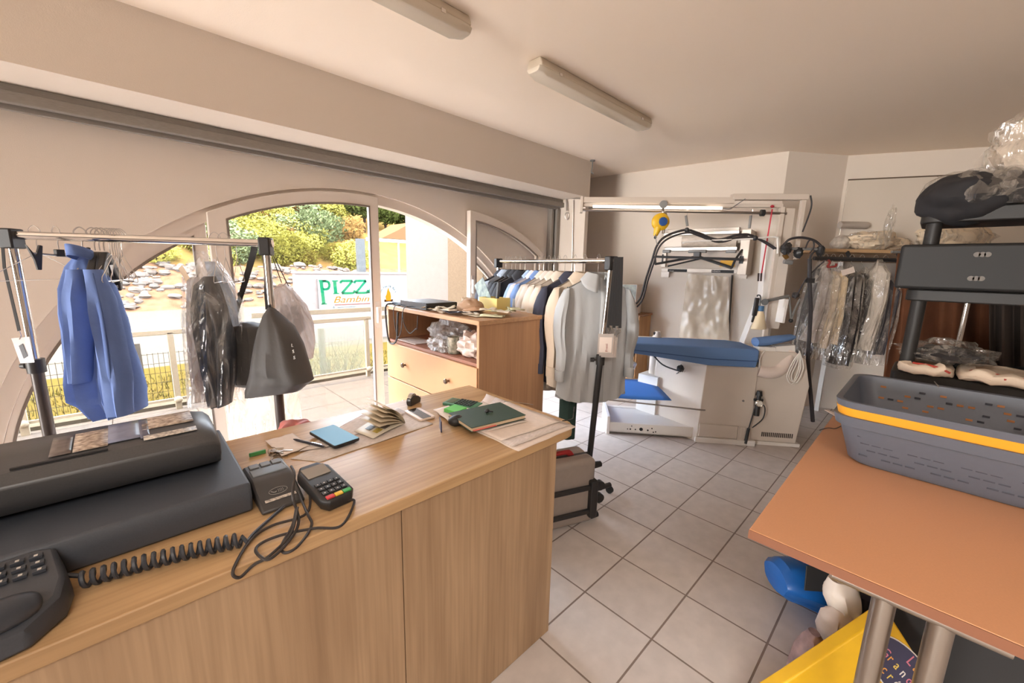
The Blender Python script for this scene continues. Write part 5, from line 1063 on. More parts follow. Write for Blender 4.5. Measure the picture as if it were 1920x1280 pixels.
# gantry
m_ga = mat('gantry_alu', (206, 192, 178), .4)
GD = .30
obj('column_panel', MB(MP).prism([(1.255, .0), (1.50, .0), (1.50, .84), (1.52, 1.66), (1.36, 1.80), (1.385, 1.30), (1.28, .86)], (0, GD+.16, 0), (1, 0, 0), (0, 0, 1), .10), m_ma2, pr, bev=.004)
obj('column_face', MB(MP).box(1.44, 1.53, GD-.02, GD+.05, 1.0, 1.64), m_ma, pr, bev=.004)
for s, z1 in ((1.425, 2.06), (1.585, 2.12)): obj('gantry_post', MB(MP).box(s-.018, s+.018, GD-.02, GD+.02, .86 if s < 1.5 else 1.62, z1), m_ga, pr, bev=.003)
obj('gantry_post_back', MB(MP).box(1.45, 1.53, GD+.0, GD+.03, 1.6, 2.05), m_ga, pr)
obj('top_arm', MB(MP).box(-.30, 1.02, GD-.03, GD+.03, 2.085, 2.135), m_ga, pr, bev=.003); obj('top_arm_sleeve', MB(MP).box(1.0, 1.61, GD-.035, GD+.035, 2.115, 2.165), m_ga, pr, bev=.004); obj('sub_arm', MB(MP).box(-.29, 1.42, GD-.02, GD+.02, 2.055, 2.083), m_ga, pr)
obj('end_plate', MB(MP).box(-.305, -.28, GD-.04, GD+.04, 2.0, 2.14), m_ga, pr, bev=.003)
m_led = mat('led_tube', (255, 244, 226), .3, emit=2.2); obj('led_light', MB().cyl(mp(-.19, GD-.03, 2.053), mp(.92, GD-.03, 2.043), .012, n=12), m_led, pr, label='glowing tube light')
obj('led_holder', MB(MP).box(-.20, .80, GD-.02, GD+.0, 2.06, 2.075), m_ga, pr); obj('slide_rail', MB().cyl(mp(-.28, GD-.01, 2.025), mp(1.46, GD-.01, 2.005), .011, n=12), m_steel, pr); obj('stop_ring', MB().cyl(mp(1.25, GD-.01, 2.008), mp(1.28, GD-.01, 2.008), .028, n=14), m_black, pr); obj('led_wire', MB().tube(spl([mp(.92, GD-.03, 2.043), mp(.98, GD-.04, 2.035), mp(1.02, GD-.03, 2.06), mp(1.10, GD-.04, 2.12)], 5), .004, 6), m_grey, pr); obj('arm_wire', MB().tube(spl([mp(1.62, GD-.03, 2.15), mp(1.64, GD-.03, 2.05), mp(1.60, GD-.03, 1.85)], 5), .006, 6), m_black, pr)
# steam hoses in an arc along the gantry
PL = at_plane
def gp_(x, y, d=GD-.12): return at_plane(x, y, mp(0, d, 0), MNy)
hz_ = [(1180, 578), (1200, 560), (1212, 520), (1222, 490), (1232, 460), (1250, 442), (1285, 431), (1310, 437), (1345, 449), (1380, 441), (1405, 440), (1430, 452), (1452, 466)]
m_hose = mat('steam_hose', (46, 42, 44), .55)
for k, (dx, dy) in enumerate(((0, 0), (3, 5))): obj('steam_hose', MB().tube(spl([gp_(x+dx, y+dy-(dy if i > 10 else 0), GD-.10-.02*k) for i, (x, y) in enumerate(hz_)], 5), .010-.002*k, 8), m_hose, pr)
obj('steam_hose', MB().tube(spl([gp_(*p) for p in ((1287, 433), (1315, 444), (1340, 452), (1375, 446), (1402, 441))], 5), .006, 8), m_hose, pr)
for x, y in ((1288, 431), (1416, 446)): obj('hose_clip', MB().blob(gp_(x, y), (.022, .022, .022), .1, 1, 0, 12, 8), m_black, pr)
obj('hose_bracket', MB().tube(spl([gp_(1280, 456), gp_(1300, 452), gp_(1400, 448), gp_(1452, 444), gp_(1458, 452), gp_(1458, 475)], 5), .008, 8), m_ma2, pr)
vt = obj('valve_block', MB().blob(gp_(1474, 466), (.05, .04, .05), .35, 3, 5, 20, 14), m_black, pr); obj('brass_fitting', MB().cyl(gp_(1470, 477), gp_(1476, 484), .018, n=12), mat('brass', (176, 138, 82), .3, 1.), vt)
vt2 = obj('valve_block', MB().blob(gp_(1497, 474), (.035, .035, .045), .3, 3, 7, 18, 12), m_black, pr); obj('valve_block', MB().blob(gp_(1538, 470), (.035, .03, .045), .3, 3, 9, 18, 12), m_black, pr); obj('connecting_pipe', MB().cyl(gp_(1480, 466), gp_(1535, 467), .012, n=10).cyl(gp_(1470, 490), gp_(1485, 492), .02, n=10), m_grey, vt2)
for pts, r_ in (([(1468, 465), (1478, 450), (1500, 445), (1525, 450), (1540, 462), (1541, 472)], .010), ([(1510, 466), (1516, 452), (1524, 450), (1526, 462), (1518, 475)], .006), ([(1518, 485), (1518, 540), (1520, 580), (1518, 620), (1515, 680), (1520, 740), (1524, 790)], .016), ([(1545, 490), (1528, 505), (1510, 525), (1496, 550), (1490, 560)], .006), ([(1528, 470), (1520, 480), (1516, 500)], .008)):
    obj('steam_hose', MB().tube(spl([gp_(x, y, GD-.14) for x, y in pts], 5), r_, 8), m_hose, pr)
obj('hose_coupling', MB(MP).box(1.635, 1.685, GD-.16, GD-.12, 1.42, 1.46), m_black, pr)
# balancer, spring hooks, red cord
bl = thing('tool_balancer', 'yellow cable balancer with blue centre hanging from the gantry', 'balancer', gp_(1238, 416, GD-.05)); c = gp_(1238, 416, GD-.05)
obj('housing', MB().lathe([(.0, -.04), (.055, -.035), (.075, -.01), (.075, .02), (.05, .035), (0, .04)], c, 24, -CFH).cyl(c+Vector((-.015, .01, -.05)), c+Vector((-.03, .02, -.12)), .035, .018, 12), mat('balancer_yellow', (226, 178, 36), .4), bl, label='yellow housing')
obj('hub', MB().lathe([(.0, .03), (.04, .036), (.036, .048), (.0, .05)], c+CR*.012, 10, -CFH), mat('balancer_blue', (42, 84, 150), .4), bl, label='blue centre cap'); obj('hanger_bar', MB().tube(spl([c+CR*.035+Vector((0, 0, -.10)), c+CR*.045+Vector((0, 0, .06)), gp_(1243, 398, GD-.05), gp_(1244, 386, GD-.02)], 4), .012, 8), m_steel, bl); obj('pulley', MB().cyl(gp_(1244, 383, GD-.05), gp_(1244, 383, GD-.0), .034, n=18), m_grey, bl); obj('wire', MB().tube(spl([c+Vector((-.03, .02, -.12)), gp_(1229, 440), gp_(1231, 455), gp_(1234, 458)], 4), .003, 6), m_grey, bl)
obj('cable_stop', MB().blob(c+Vector((-.03, .02, -.135)), (.012, .012, .014), 0, 1, 0, 10, 8), m_black, bl)
for x, y2, y1, lb in ((1286, 424, 400, 'grey spring tool hook left above the film machine'), (1408, 428, 400, 'grey spring tool hook right above the film machine')):
    h = thing('spring_hanger', lb, 'hook', gp_(x, y2, GD-.02)); obj('cylinder', MB().cyl(gp_(x, y1+4, GD-.01), gp_(x-3+(6 if x < 1300 else 0), y2, GD-.01), .011, n=10), m_grey, h); obj('wire_hook', MB().tube(spl([gp_(x, y1-6, GD-.01), gp_(x+3, y1-8, GD-.01), gp_(x+3, y1, GD-.01), gp_(x, y1+5, GD-.01)], 4), .003, 6), m_wire, h)
rc = thing('pull_line', 'red pull cord with a dark clip hanging beside the press column', 'cord', gp_(1428, 520, GD)); obj('cord', MB().tube([gp_(1448, 392, GD-.03), gp_(1428, 512, GD-.03)], .0055, 6), mat('cord_red', (196, 52, 66), .7), rc); obj('knot', MB().blob(gp_(1448, 387, GD-.03), (.02, .015, .012), .5, 3, 1, 12, 8), mat('cord_red', (196, 52, 66), .7), rc)
for dx in (-2.5, 2.5): obj('clip', MB().beam(gp_(1425+dx, 512, GD-.03), gp_(1424+dx, 527, GD-.03), .010, .012), mat('clip_dark', (66, 54, 52), .5), rc)
# spray gun arm and steam iron hanging at the column
sg = thing('spray_bottle', 'cream spray bottle hanging upside on the press column arm', 'spray gun', gp_(1424, 610, GD-.15))
def lb_(rows, D_=None, m=None): pass
b0, b1 = gp_(1426, 583, GD-.16), gp_(1422, 617, GD-.16)
loftm = MB(); loft(loftm, [(b0, CR*.02, CFH*.02), (b0.lerp(b1, .2), CR*.035, CFH*.03), (b0.lerp(b1, .95), CR*.066, CFH*.04), (b1, CR*.060, CFH*.035)], 18, 0); obj('bottle', loftm, mat('bottle_cream', (226, 206, 172), .4), sg)
obj('collar', MB().cyl(b0, b0+Vector((0, 0, .045)), .024, n=14), mat('spray_blue', (70, 110, 150), .5), sg); obj('gun_body', MB().beam(gp_(1420, 558, GD-.16), gp_(1414, 592, GD-.16), .025, .035).beam(gp_(1414, 590, GD-.16), gp_(1410, 604, GD-.16), .012, .02), m_black, sg, bev=.006); obj('trigger_loop', MB().tube(spl([gp_(1420, 556, GD-.16), gp_(1421, 553, GD-.16), gp_(1426, 556, GD-.16), gp_(1424, 574, GD-.16)], 4), .006, 6), m_black, sg)
ar_ = thing('swivel_arm', 'dark jointed swivel arm holding the spray bottle on the press column', 'arm', gp_(1460, 560, GD-.1)); obj('arm_tube', MB().cyl(gp_(1436, 564, GD-.15), gp_(1478, 555, GD-.10), .014, n=12), m_grey, ar_); obj('joint', MB().cyl(gp_(1434, 566, GD-.18), gp_(1434, 566, GD-.10), .028, n=16), m_black, ar_); obj('joint', MB().blob(gp_(1492, 553, GD-.10), (.04, .03, .025), .3, 3, 3, 16, 10), m_black, ar_)
obj('hose_loop', MB().tube(spl([gp_(1480, 556, GD-.10), gp_(1482, 580, GD-.11), gp_(1484, 598, GD-.11), gp_(1490, 580, GD-.10), gp_(1500, 560, GD-.09)], 5), .008, 7), m_grey, ar_); obj('pull_ball', MB().cyl(gp_(1484, 590, GD-.11), gp_(1484, 598, GD-.11), .004, n=6).blob(gp_(1483, 601, GD-.11), (.018, .018, .018), 0, 1, 0, 12, 8), m_black, ar_); obj('clamp_plate', MB().beam(gp_(1470, 560, GD-.08), gp_(1462, 604, GD-.08), .02, .10, up=CFH), m_ma2, ar_)
ft = thing('iron_holder', 'small dark iron holder behind the wide end of the board', 'holder', mp(1.10, .43, .86)); obj('cradle', MB().tube(spl([gp_(1396, 640, .45), gp_(1398, 626, .45), gp_(1412, 626, .45), gp_(1411, 640, .45)], 3), .008, 6).box(0, 0, 0, 0, 0, 0), m_grey, ft); obj('handle', MB().cyl(gp_(1400, 642, .44), gp_(1408, 614, .44), .012, n=10), m_black, ft)

# ------------------------------------------------------------------ bagging machine on the back wall
def bwx(x, y, off): return at_plane(x, y, A[0]+bwn*off, bwn)
bgm = thing('bagging_machine', 'wall-mounted garment bagging frame with film roll and black scissor bars', 'bagging machine', bwp(1.65, .1, 1.6))
m_bg = mat('bagger_alu', (188, 176, 164), .4, .3)
def bw2(name, x0, x1, y0, y1, o0, o1, m, **k):
    """a wall-parallel box given by its outline at offset o1 and depth range"""
    a, b = bwx(x0, (y0+y1)/2, o1), bwx(x1, (y0+y1)/2, o1); z1, z0 = bwx((x0+x1)/2, y0, o1).z, bwx((x0+x1)/2, y1, o1).z
    sa, sb_ = (a-A[0]).dot(bwu), (b-A[0]).dot(bwu); return obj(name, MB(MW).box(sa, sb_, -o1, -o0, z0, z1), m, bgm, **k)
bw2('back_plate', 1244, 1384, 428, 470, .01, .05, m_bg, bev=.003); bw2('upper_roller', 1244, 1386, 434, 440, .20, .30, m_steel, bev=.004); bw2('lower_roller', 1246, 1382, 463, 470, .22, .32, m_steel, bev=.004)
bw2('side_plate', 1244, 1282, 440, 462, .12, .14, m_bg); bw2('side_frame', 1386, 1404, 430, 515, .01, .28, m_bg, bev=.004); bw2('left_bracket', 1242, 1250, 430, 500, .01, .05, m_bg)
r0, r1 = bwx(1282, 450, .20), bwx(1384, 452, .20); obj('film_roll', MB().tube([r0.lerp(r1, k/20) for k in range(21)], [.085*(1+.05*noise.noise(Vector((k*.7, 0, 0)))) for k in range(21)], 20), mat('film_roll', (214, 198, 182), .25, noise_amt=.35, nscale=16, bump=.5, bscale=30, stretch=(1, 1, 3)), bgm); obj('roll_core', MB().cyl(r0+(r0-r1)*.03, r1+(r1-r0)*.05, .02), m_white, bgm)
def bar(x0, y0, x1, y1, o0, o1, r_, m=None, name='scissor_bar'): obj(name, MB().cyl(bwx(x0, y0, o0), bwx(x1, y1, o1), r_, n=8), m or m_black, bgm)
bar(1228, 481, 1388, 486, .50, .50, .013, None, 'pull_bar'); bar(1228, 495, 1300, 482, .50, .35, .013); bar(1252, 499, 1312, 485, .40, .35, .009); bar(1312, 482, 1372, 502, .35, .42, .016); bar(1372, 502, 1378, 488, .42, .46, .012); bar(1229, 496, 1228, 480, .5, .5, .012); bar(1242, 490, 1243, 478, .1, .5, .01); bar(1378, 488, 1404, 450, .45, .1, .012)
for x0, x1 in ((1242, 1256), (1290, 1324), (1360, 1380)): bw2('grip_handle', x0, x1, 468, 474, .32, .36, m_grey, bev=.008)
bw2('hinge_block', 1300, 1312, 472, 484, .34, .40, m_black, bev=.004)
bw2('lower_bar', 1240, 1402, 504, 511, .03, .10, m_bg, bev=.003); bw2('dark_label', 1252, 1288, 504.5, 509.5, .10, .102, m_blackm); bw2('dark_label', 1334, 1376, 506, 511.5, .10, .102, m_blackm)
o = bwx(1335, 510, .104); text('lettering', 'H560X', .030, m_leg, bgm, o, -bwu if (-bwu).dot(CR) > 0 else bwu, (0, 0, 1), .0004); o = bwx(1255, 508.5, .104); text('lettering', 'Comel', .018, m_leg, bgm, o, -bwu if (-bwu).dot(CR) > 0 else bwu, (0, 0, 1), .0004)
bw2('yellow_guard', 1350, 1378, 488, 500, .26, .27, mat('guard_yellow', (232, 180, 44), .5), label='yellow plate'); bw2('switch_box', 1386, 1393, 480, 494, .28, .30, m_black); bw2('foot_bracket', 1240, 1254, 508, 520, .03, .06, m_bg); bw2('foot_bracket', 1388, 1400, 510, 522, .03, .06, m_bg)
# the film sheet hanging down
mb = MB()
def ff(a, b):
    xl = 1290-18*b; xr = 1366+1*b; y = 513+122*b+6*a; p = bwx(xl+(xr-xl)*a, y, .09); k = noise.noise(Vector((a*3, b*2.2, 3)))*.03+.018*sin(a*14+b*3)*noise.noise(Vector((a*2, b*3, 8)))+.012*noise.noise(Vector((a*9, b*7, 2))); return p+bwn*k
mb.grid(ff, 50, 50); obj('film_sheet', mb, mat('film_sheet', (206, 188, 166), .22, noise_amt=.12, nscale=8, bump=.25, bscale=12, alpha=.72), bgm, label='crinkled clear film sheet')
tag(obj('wall_cable', MB().tube([bwx(1373, 515, .02), bwx(1370, 570, .02), bwx(1364, 650, .02), bwx(1362, 700, .02)], .008, 6), m_cab, base=bwx(1364, 650, .02)), 'dark cable running down the back wall beside the film sheet', 'cable')
pb_ = thing('plastic_jug', 'small pale plastic jug behind the left part of the board', 'jug', bwp(1.35, .45, .5)); c = at_d(1232, 634, 3.9); obj('body', MB().lathe([(.05, -.35), (.055, -.1), (.05, .0), (.025, .05), (.025, .07)], c, 16), mat('jug_white', (214, 202, 190), .4), pb_); obj('handle', MB().beam(c+Vector((0, 0, .06))+CR*-.03, c+Vector((0, 0, -.05))+CR*.0, .02, .02), m_cab, pb_)
tag(obj('support_plinth', MB().box(c.x-.12, c.x+.12, c.y-.10, c.y+.10, 0, c.z-.352), m_white, base=(c.x, c.y, 0)), 'white box standing on the floor under the plastic jug', 'box')
# crank for the shutter, ceiling hook
ck = thing('shutter_crank', 'pale shutter crank with ring hanging at the end of the beam', 'crank', (4.0, 3.0, 2.2)); c0, c1 = at_x(1064, 373, 3.97), at_x(1090, 372, 3.97); r_ = at_x(1063, 395, 3.96)
obj('arm', MB().tube(spl([c1, c0+Vector((0, 0, .005)), at_x(1063, 382, 3.965), r_], 4), .008, 8), m_wire, ck); rr2 = at_x(1063, 405, 3.96); obj('ring', MB().tube([rr2+CR*.022*cos(t)+Vector((0, 0, .04*sin(t))) for t in [2*pi*k/20 for k in range(20)]], .006, 6, closed=True), m_wire, ck)
tag(obj('pull_rod', MB().cyl(at_x(1075, 375, 3.97), at_x(1072, 520, 3.97), .006, n=8), m_steel, base=at_x(1072, 520, 3.97)), 'thin grey shutter rod hanging down the pier', 'rod')
c = at_z(1111, 300, ZC); hk = thing('ceiling_hook', 'small dark hook screwed into the ceiling at the beam end', 'hook', c); obj('plate', MB().cyl(c, c-Vector((0, 0, .012)), .03, n=14), m_grey, hk); obj('shank', MB().tube(spl([c, c-Vector((0, 0, .08)), c-Vector((.01, 0, .13)), c-Vector((-.02, 0, .14))], 4), .008, 8), m_grey, hk)

# ------------------------------------------------------------------ ceiling lights
m_li = mat('lamp_housing', (206, 192, 172), .5); m_ld = mat('lamp_diffuser', (214, 202, 184), .35, coat=.3)
def ceil_light(name, cx, cy, L, label):
    t = thing(name, label, 'ceiling light', (cx, cy, ZC-.002), 'fluorescent ceiling lights'); x0, x1 = cx-L/2, cx+L/2; Y = Vector((0, 1, 0)); Z = Vector((0, 0, 1))
    obj('housing', MB().prism([(-.045, 0), (.045, 0), (.06, -.035), (.06, -.05), (-.06, -.05), (-.06, -.035)], (x0+.01, cy, ZC-.001), Y, Z, L-.02), m_li, t, bev=.006)
    mb = MB(); pr2 = [(-.062, -.05), (-.064, -.062), (-.05, -.09), (-.03, -.098), (.03, -.098), (.05, -.09), (.064, -.062), (.062, -.05)]
    vs = []; xs2 = [(x0, .8), (x0+.03, .96), (x0+.07, 1), (x1-.07, 1), (x1-.03, .96), (x1, .8)]
    for x, k in xs2:
        for a, b in pr2: vs.append((x, cy+a*k, ZC+(-.05+(b+.05)*(k if k == 1 else k*.75))))
    n = len(pr2); fs = [tuple(range(n))[::-1], tuple(5*n+i for i in range(n))]+[(i*n+j, i*n+(j+1) % n, (i+1)*n+(j+1) % n, (i+1)*n+j) for i in range(5) for j in range(n)]
    obj('diffuser', mb.add(vs, fs), m_ld, t, bev=.003)
    for x in (x0+.18, x1-.18): obj('clip', MB().box(x-.012, x+.012, cy-.068, cy+.068, ZC-.062, ZC-.045), m_chrome, t)
ceil_light('ceiling_light', 2.58, 1.83, 1.36, 'second tube light, farther from the viewer, its whole length in view'); ceil_light('ceiling_light', .72, 1.83, 1.36, 'first tube light, cut off by the top of the picture')
# ------------------------------------------------------------------ alcove: glossy panel, shelf, wrapped clothes
a2, a3 = A[2], A[3]; awu = (a3-a2).normalized(); awn = Vector((awu.y, -awu.x, 0)); awn = awn if awn.x < 0 else -awn
def aw_(x, y, off): return at_plane(x, y, a2+awn*off, awn)
m_gloss = mat('pale_gloss', (232, 222, 208), .22, .35, coat=.5)  # pale, slightly metallic gloss surface
mr = thing('gloss_wall_panel', 'wide frameless glossy wall panel in two pieces above the alcove shelf', 'mirror', aw_(1700, 400, .01)); zt_ = aw_(1590, 338, .02).z; zb_ = 1.3
for s0, s1 in ((.03, (aw_(1757, 340, .02)-a2).dot(awu)-.004), ((aw_(1757, 340, .02)-a2).dot(awu)+.004, 1.62)):
    mb = MB(); P = [a2+awu*s0+awn*.004, a2+awu*s1+awn*.004]; P = [Vector((p.x, p.y, z)) for p in P for z in (zb_, zt_)]; P2 = [p+awn*.012 for p in P]
    mb.add(P+P2, [(0, 1, 3, 2), (4, 6, 7, 5), (0, 4, 5, 1), (2, 3, 7, 6), (0, 2, 6, 4), (1, 5, 7, 3)]); obj('panel_half', mb, m_gloss, mr, bev=.002)
obj('edge_sealant', MB().beam(a2+awu*.03+awn*.01+Vector((0, 0, zt_+.006)), a2+awu*1.6+awn*.01+Vector((0, 0, zt_+.006)), .014, .012), mat('sealant_dark', (96, 80, 66), .8), mr)
DS = 3.8
sh = thing('clothes_shelf', 'wooden shelf board with black clothes rail under it in the alcove', 'shelf', at_d(1640, 468, DS+.2)); s0, s1 = at_d(1532, 469, DS), at_d(1905, 476, DS-.0); zs = s0.z; s1.z = zs; ud = (s1-s0).normalized(); nd = Vector((-ud.y, ud.x, 0)); nd = nd if nd.x > 0 else -nd
MS = Matrix(((ud.x, nd.x, 0, s0.x), (ud.y, nd.y, 0, s0.y), (0, 0, 1, zs), (0, 0, 0, 1))); LS = (s1-s0).length
obj('board', MB(MS).box(.05, LS, 0, .42, -.012, .018), mat('shelf_board', (196, 158, 116), .6, noise_amt=.15, nscale=10), sh, bev=.002); obj('rear_rail', MB(MS).box(.05, LS, .02, .05, -.10, -.03), mat('rail_brown', (112, 92, 76), .6), sh)
ra, rb = at_d(1526, 484, DS-.05), at_d(1800, 488, DS-.05); rb.z = ra.z; obj('clothes_rail', MB().cyl(ra, rb, .018, n=12), m_black, sh)
for t in (.25, .6, 1.0): p = ra.lerp(rb, t); obj('bracket', MB().beam(p, p+Vector((0, 0, zs-ra.z-.01))+nd*.05, .015, .03), m_black, sh)
for t in (.3, .9): p = MS @ Vector((LS*t, .40, 0)); obj('support_post', MB().box(p.x-.02, p.x+.02, p.y-.02, p.y+.02, 0, zs-.012), m_white, sh)
def RL(px):
    lo, hi = -.2, 1.2
    for _ in range(40):
        t = (lo+hi)/2
        if proj(ra.lerp(rb, t))[0] < px: lo = t
        else: hi = t
    return ra.lerp(rb, lo)
m_film2 = thin('cover_film', (230, 220, 208), .84, .14, .12, .8, 12)
def wrapped2(name, label, cat, color, rows, D, seed, cover_down=25, group=None, m=None, hook=None):
    g = thing(name, label, cat, at_d((rows[-1][1]+rows[-1][2])/2, rows[-1][0], D), group)
    obj('cloth', hungpx(rows, D, fold=.22, seed=seed, n=26, nf=5), m or mat('cloth_%d_%d_%d' % color, color, .8, noise_amt=.12, nscale=9, bump=.25, bscale=18), g)
    y, a, b, t = rows[-1]; fr = [(rows[0][0]-12, rows[0][1]+2, rows[0][2]-2, .015)]+[(yy, l-2.5, r_+2.5, t_+.02) for yy, l, r_, t_ in rows]+[(y+cover_down, a-5, b-1, t+.01)]
    obj('plastic_cover', hungpx(fr, D, fold=.18, seed=seed+4, n=26, nf=7), m_film2, g)
    if hook is not None:
        p = RL(hook)+Vector((0, 0, .018)); M = mframe(p, nd); q = at_d((rows[0][1]+rows[0][2])/2, rows[0][0]-10, D)
        obj('hook', MB().tube(hook_pts(M, .05)+[q], .0025, 6), m_wire, g)
G = 'wrapped clothes on the alcove rail'
m_shine = mat('black_film_gloss', (38, 36, 38), .18, noise_amt=.3, nscale=20, bump=.5, bscale=22, stretch=(1, 1, .3))
wrapped2('long_coat', 'long black coat at the left end of the alcove rail', 'coat', (40, 38, 40), [(503, 1532, 1545, .03), (520, 1527, 1546, .08), (580, 1516, 1533, .1), (645, 1503, 1519, .1), (664, 1501, 1514, .08)], 3.84, 61, 10, G, None, 1537)
wrapped2('grey_gown', 'pale grey garment in film next to the long black coat', 'clothes', (176, 164, 156), [(502, 1546, 1553, .03), (520, 1541, 1554, .09), (580, 1528, 1545, .1), (640, 1511, 1529, .1)], 3.78, 62, 20, G, None, 1548)
wrapped2('spotted_dress', 'cream dress with dark spots in film on the alcove rail', 'dress', (196, 176, 152), [(508, 1560, 1566, .03), (522, 1554, 1568, .09), (590, 1542, 1558, .1), (650, 1528, 1546, .1)], 3.74, 63, 22, G, mat('spotted_cloth', (200, 182, 158), .8, noise_amt=.6, nscale=7, dark=(150, 130, 112)), 1562)
wrapped2('cream_coat', 'plain cream coat in film left of the shiny black cover', 'coat', (206, 180, 142), [(510, 1574, 1581, .03), (522, 1569, 1585, .09), (590, 1560, 1577, .1), (643, 1550, 1567, .1)], 3.70, 64, 22, G, None, 1577)
wrapped2('black_gown', 'long shiny black garment cover reaching lowest on the alcove rail', 'clothes', (40, 38, 40), [(508, 1594, 1604, .03), (520, 1586, 1612, .08), (590, 1575, 1603, .1), (650, 1564, 1592, .1), (682, 1560, 1586, .09)], 3.64, 65, 6, G, m_shine, 1597)
wrapped2('black_jacket', 'black jacket in film right of the long shiny black cover', 'jacket', (48, 44, 46), [(512, 1618, 1626, .03), (526, 1610, 1633, .08), (590, 1603, 1626, .09), (648, 1594, 1619, .09)], 3.68, 66, 30, G, m_shine, 1616)
wrapped2('white_blouse', 'white blouse under film beside the black shelving post', 'blouse', (206, 194, 180), [(498, 1645, 1656, .03), (512, 1638, 1662, .08), (560, 1634, 1654, .08), (655, 1612, 1624, .07)], 3.60, 67, 26, G, None, 1642)
wrapped2('navy_jacket', 'dark navy jacket behind the black shelving post', 'jacket', (48, 48, 56), [(525, 1656, 1670, .03), (545, 1648, 1682, .08), (600, 1636, 1672, .09), (662, 1620, 1654, .09)], 3.62, 68, 20, G, None, 1660)
tag(obj('order_slip', MB().beam(at_d(1578, 512, 3.58), at_d(1602, 505, 3.58), .002, .05, up=CU), m_paper, base=at_d(1590, 510, 3.58)), 'white order slip pinned on the wrapped clothes', 'ticket')
tag(obj('red_clip_hanger', MB().tube(spl([at_d(1553, 487, 3.72), at_d(1556, 492, 3.72), at_d(1552, 500, 3.72), at_d(1566, 499, 3.72), at_d(1568, 494, 3.72)], 4), .010, 6), mat('hanger_red', (150, 52, 46), .5), base=at_d(1556, 492, 3.72)), 'red plastic hanger top on the alcove rail', 'clothes hanger')
# bedding on the shelf
def onshelf(name, label, cat, x, y0, y1, w, dpt, m, seed, D, film=True, amt=.3):
    c = at_d(x, (y0+y1)/2, D); h = (y1-y0)/2*D/FPX; zz = zs+.019; c.z = zz+h*.92
    g = thing(name, label, cat, (c.x, c.y, zz), 'bedding on the alcove shelf'); T = mframe(c, ud)
    mb = MB(T); mb.blob((0, 0, 0), (w/2, dpt/2, h), amt, 2.2, seed, 30, 20, -h*.9); obj('folded_cloth', mb, m, g)
    if film: mb = MB(T); mb.blob((0, 0, .0), (w/2*1.05, dpt/2*1.05, h*1.06), amt*1.2, 2.6, seed+.3, 30, 20, -h*.9); obj('plastic_wrap', mb, m_film2, g)
m_duv = mat('duvet_white', (226, 206, 178), .8, noise_amt=.12, nscale=10, bump=.4, bscale=14)
onshelf('folded_duvet', 'folded white duvet in film at the front of the alcove shelf', 'duvet', 1632, 428, 463, .44, .3, m_duv, 71, 3.88, True, .35); onshelf('folded_duvet', 'bulging white pillow pack on the alcove shelf beside the film fold', 'pillow', 1640, 406, 440, .30, .2, m_duv, 72, 3.92, True, .3)
onshelf('folded_duvet', 'wide cream duvet on the alcove shelf seen through the black shelving', 'duvet', 1790, 416, 470, .66, .2, m_duv, 73, 3.72, True, .3); onshelf('folded_duvet', 'white quilt pack just left of the black shelving post', 'duvet', 1668, 440, 466, .30, .28, m_duv, 74, 3.95, True, .3); onshelf('linen_stack', 'small stack of linen at the left end of the alcove shelf', 'linen', 1577, 436, 463, .14, .2, mat('linen_grey', (190, 176, 160), .8, noise_amt=.4, nscale=30), 75, 3.95, False, .15)
p = at_d(1600, 422, 4.15); tag(obj('paper_roll', MB().cyl(p-ud*.14, p+ud*.14, .035, n=18), mat('roll_grey', (176, 164, 152), .6), base=p), 'grey roll lying on top of the bedding by the glossy panel edge', 'roll')
crumple('film_fold', 'tall stiff fold of clear film leaning between bedding and shelving', 'film', at_d(1668, 425, 3.5), (.14, .03, .16), m_film2, 76, .5, 2.0)
# brown cloth and chrome pole behind the shelving
DB = 3.5
br_ = thing('brown_coats', 'brown cloth hanging in folds behind the black shelving', 'curtain', at_d(1800, 700, DB)); mb = MB()
mb.grid(lambda a, b: at_d(1684+260*a-30*b*(1-a), 470+260*b, DB+.06*sin(a*24)+.04*sin(a*11+1)), 60, 10); obj('cloth', mb, mat('cloth_brown', (112, 68, 42), .85, noise_amt=.3, nscale=6), br_, solid=.004); obj('hanging_rod', MB().cyl(at_d(1672, 472, DB), at_d(1945, 474, DB), .012), m_grey, br_)
p0, p1 = at_d(1825, 520, 3.1), at_d(1793, 660, 3.1); cp = thing('chrome_pole', 'bright chrome pole standing behind the black shelving', 'pole', (p1.x, p1.y, 0)); obj('tube', MB().cyl((p1.x, p1.y, .02), (p1.x, p1.y, 1.7), .017, n=14), m_chrome, cp); obj('base_plate', MB().cyl((p1.x, p1.y, 0), (p1.x, p1.y, .02), .16, n=24), m_blackm, cp)
mb = MB(); mb.grid(lambda a, b: at_d(1855+90*a, 470+230*b, 3.3+.04*sin(a*16)), 24, 6); tag(obj('dark_curtain', mb, mat('cloth_dark_brown', (52, 42, 36), .9), solid=.004, base=at_d(1890, 700, 3.3)), 'very dark cloth hanging right of the brown cloth', 'curtain')

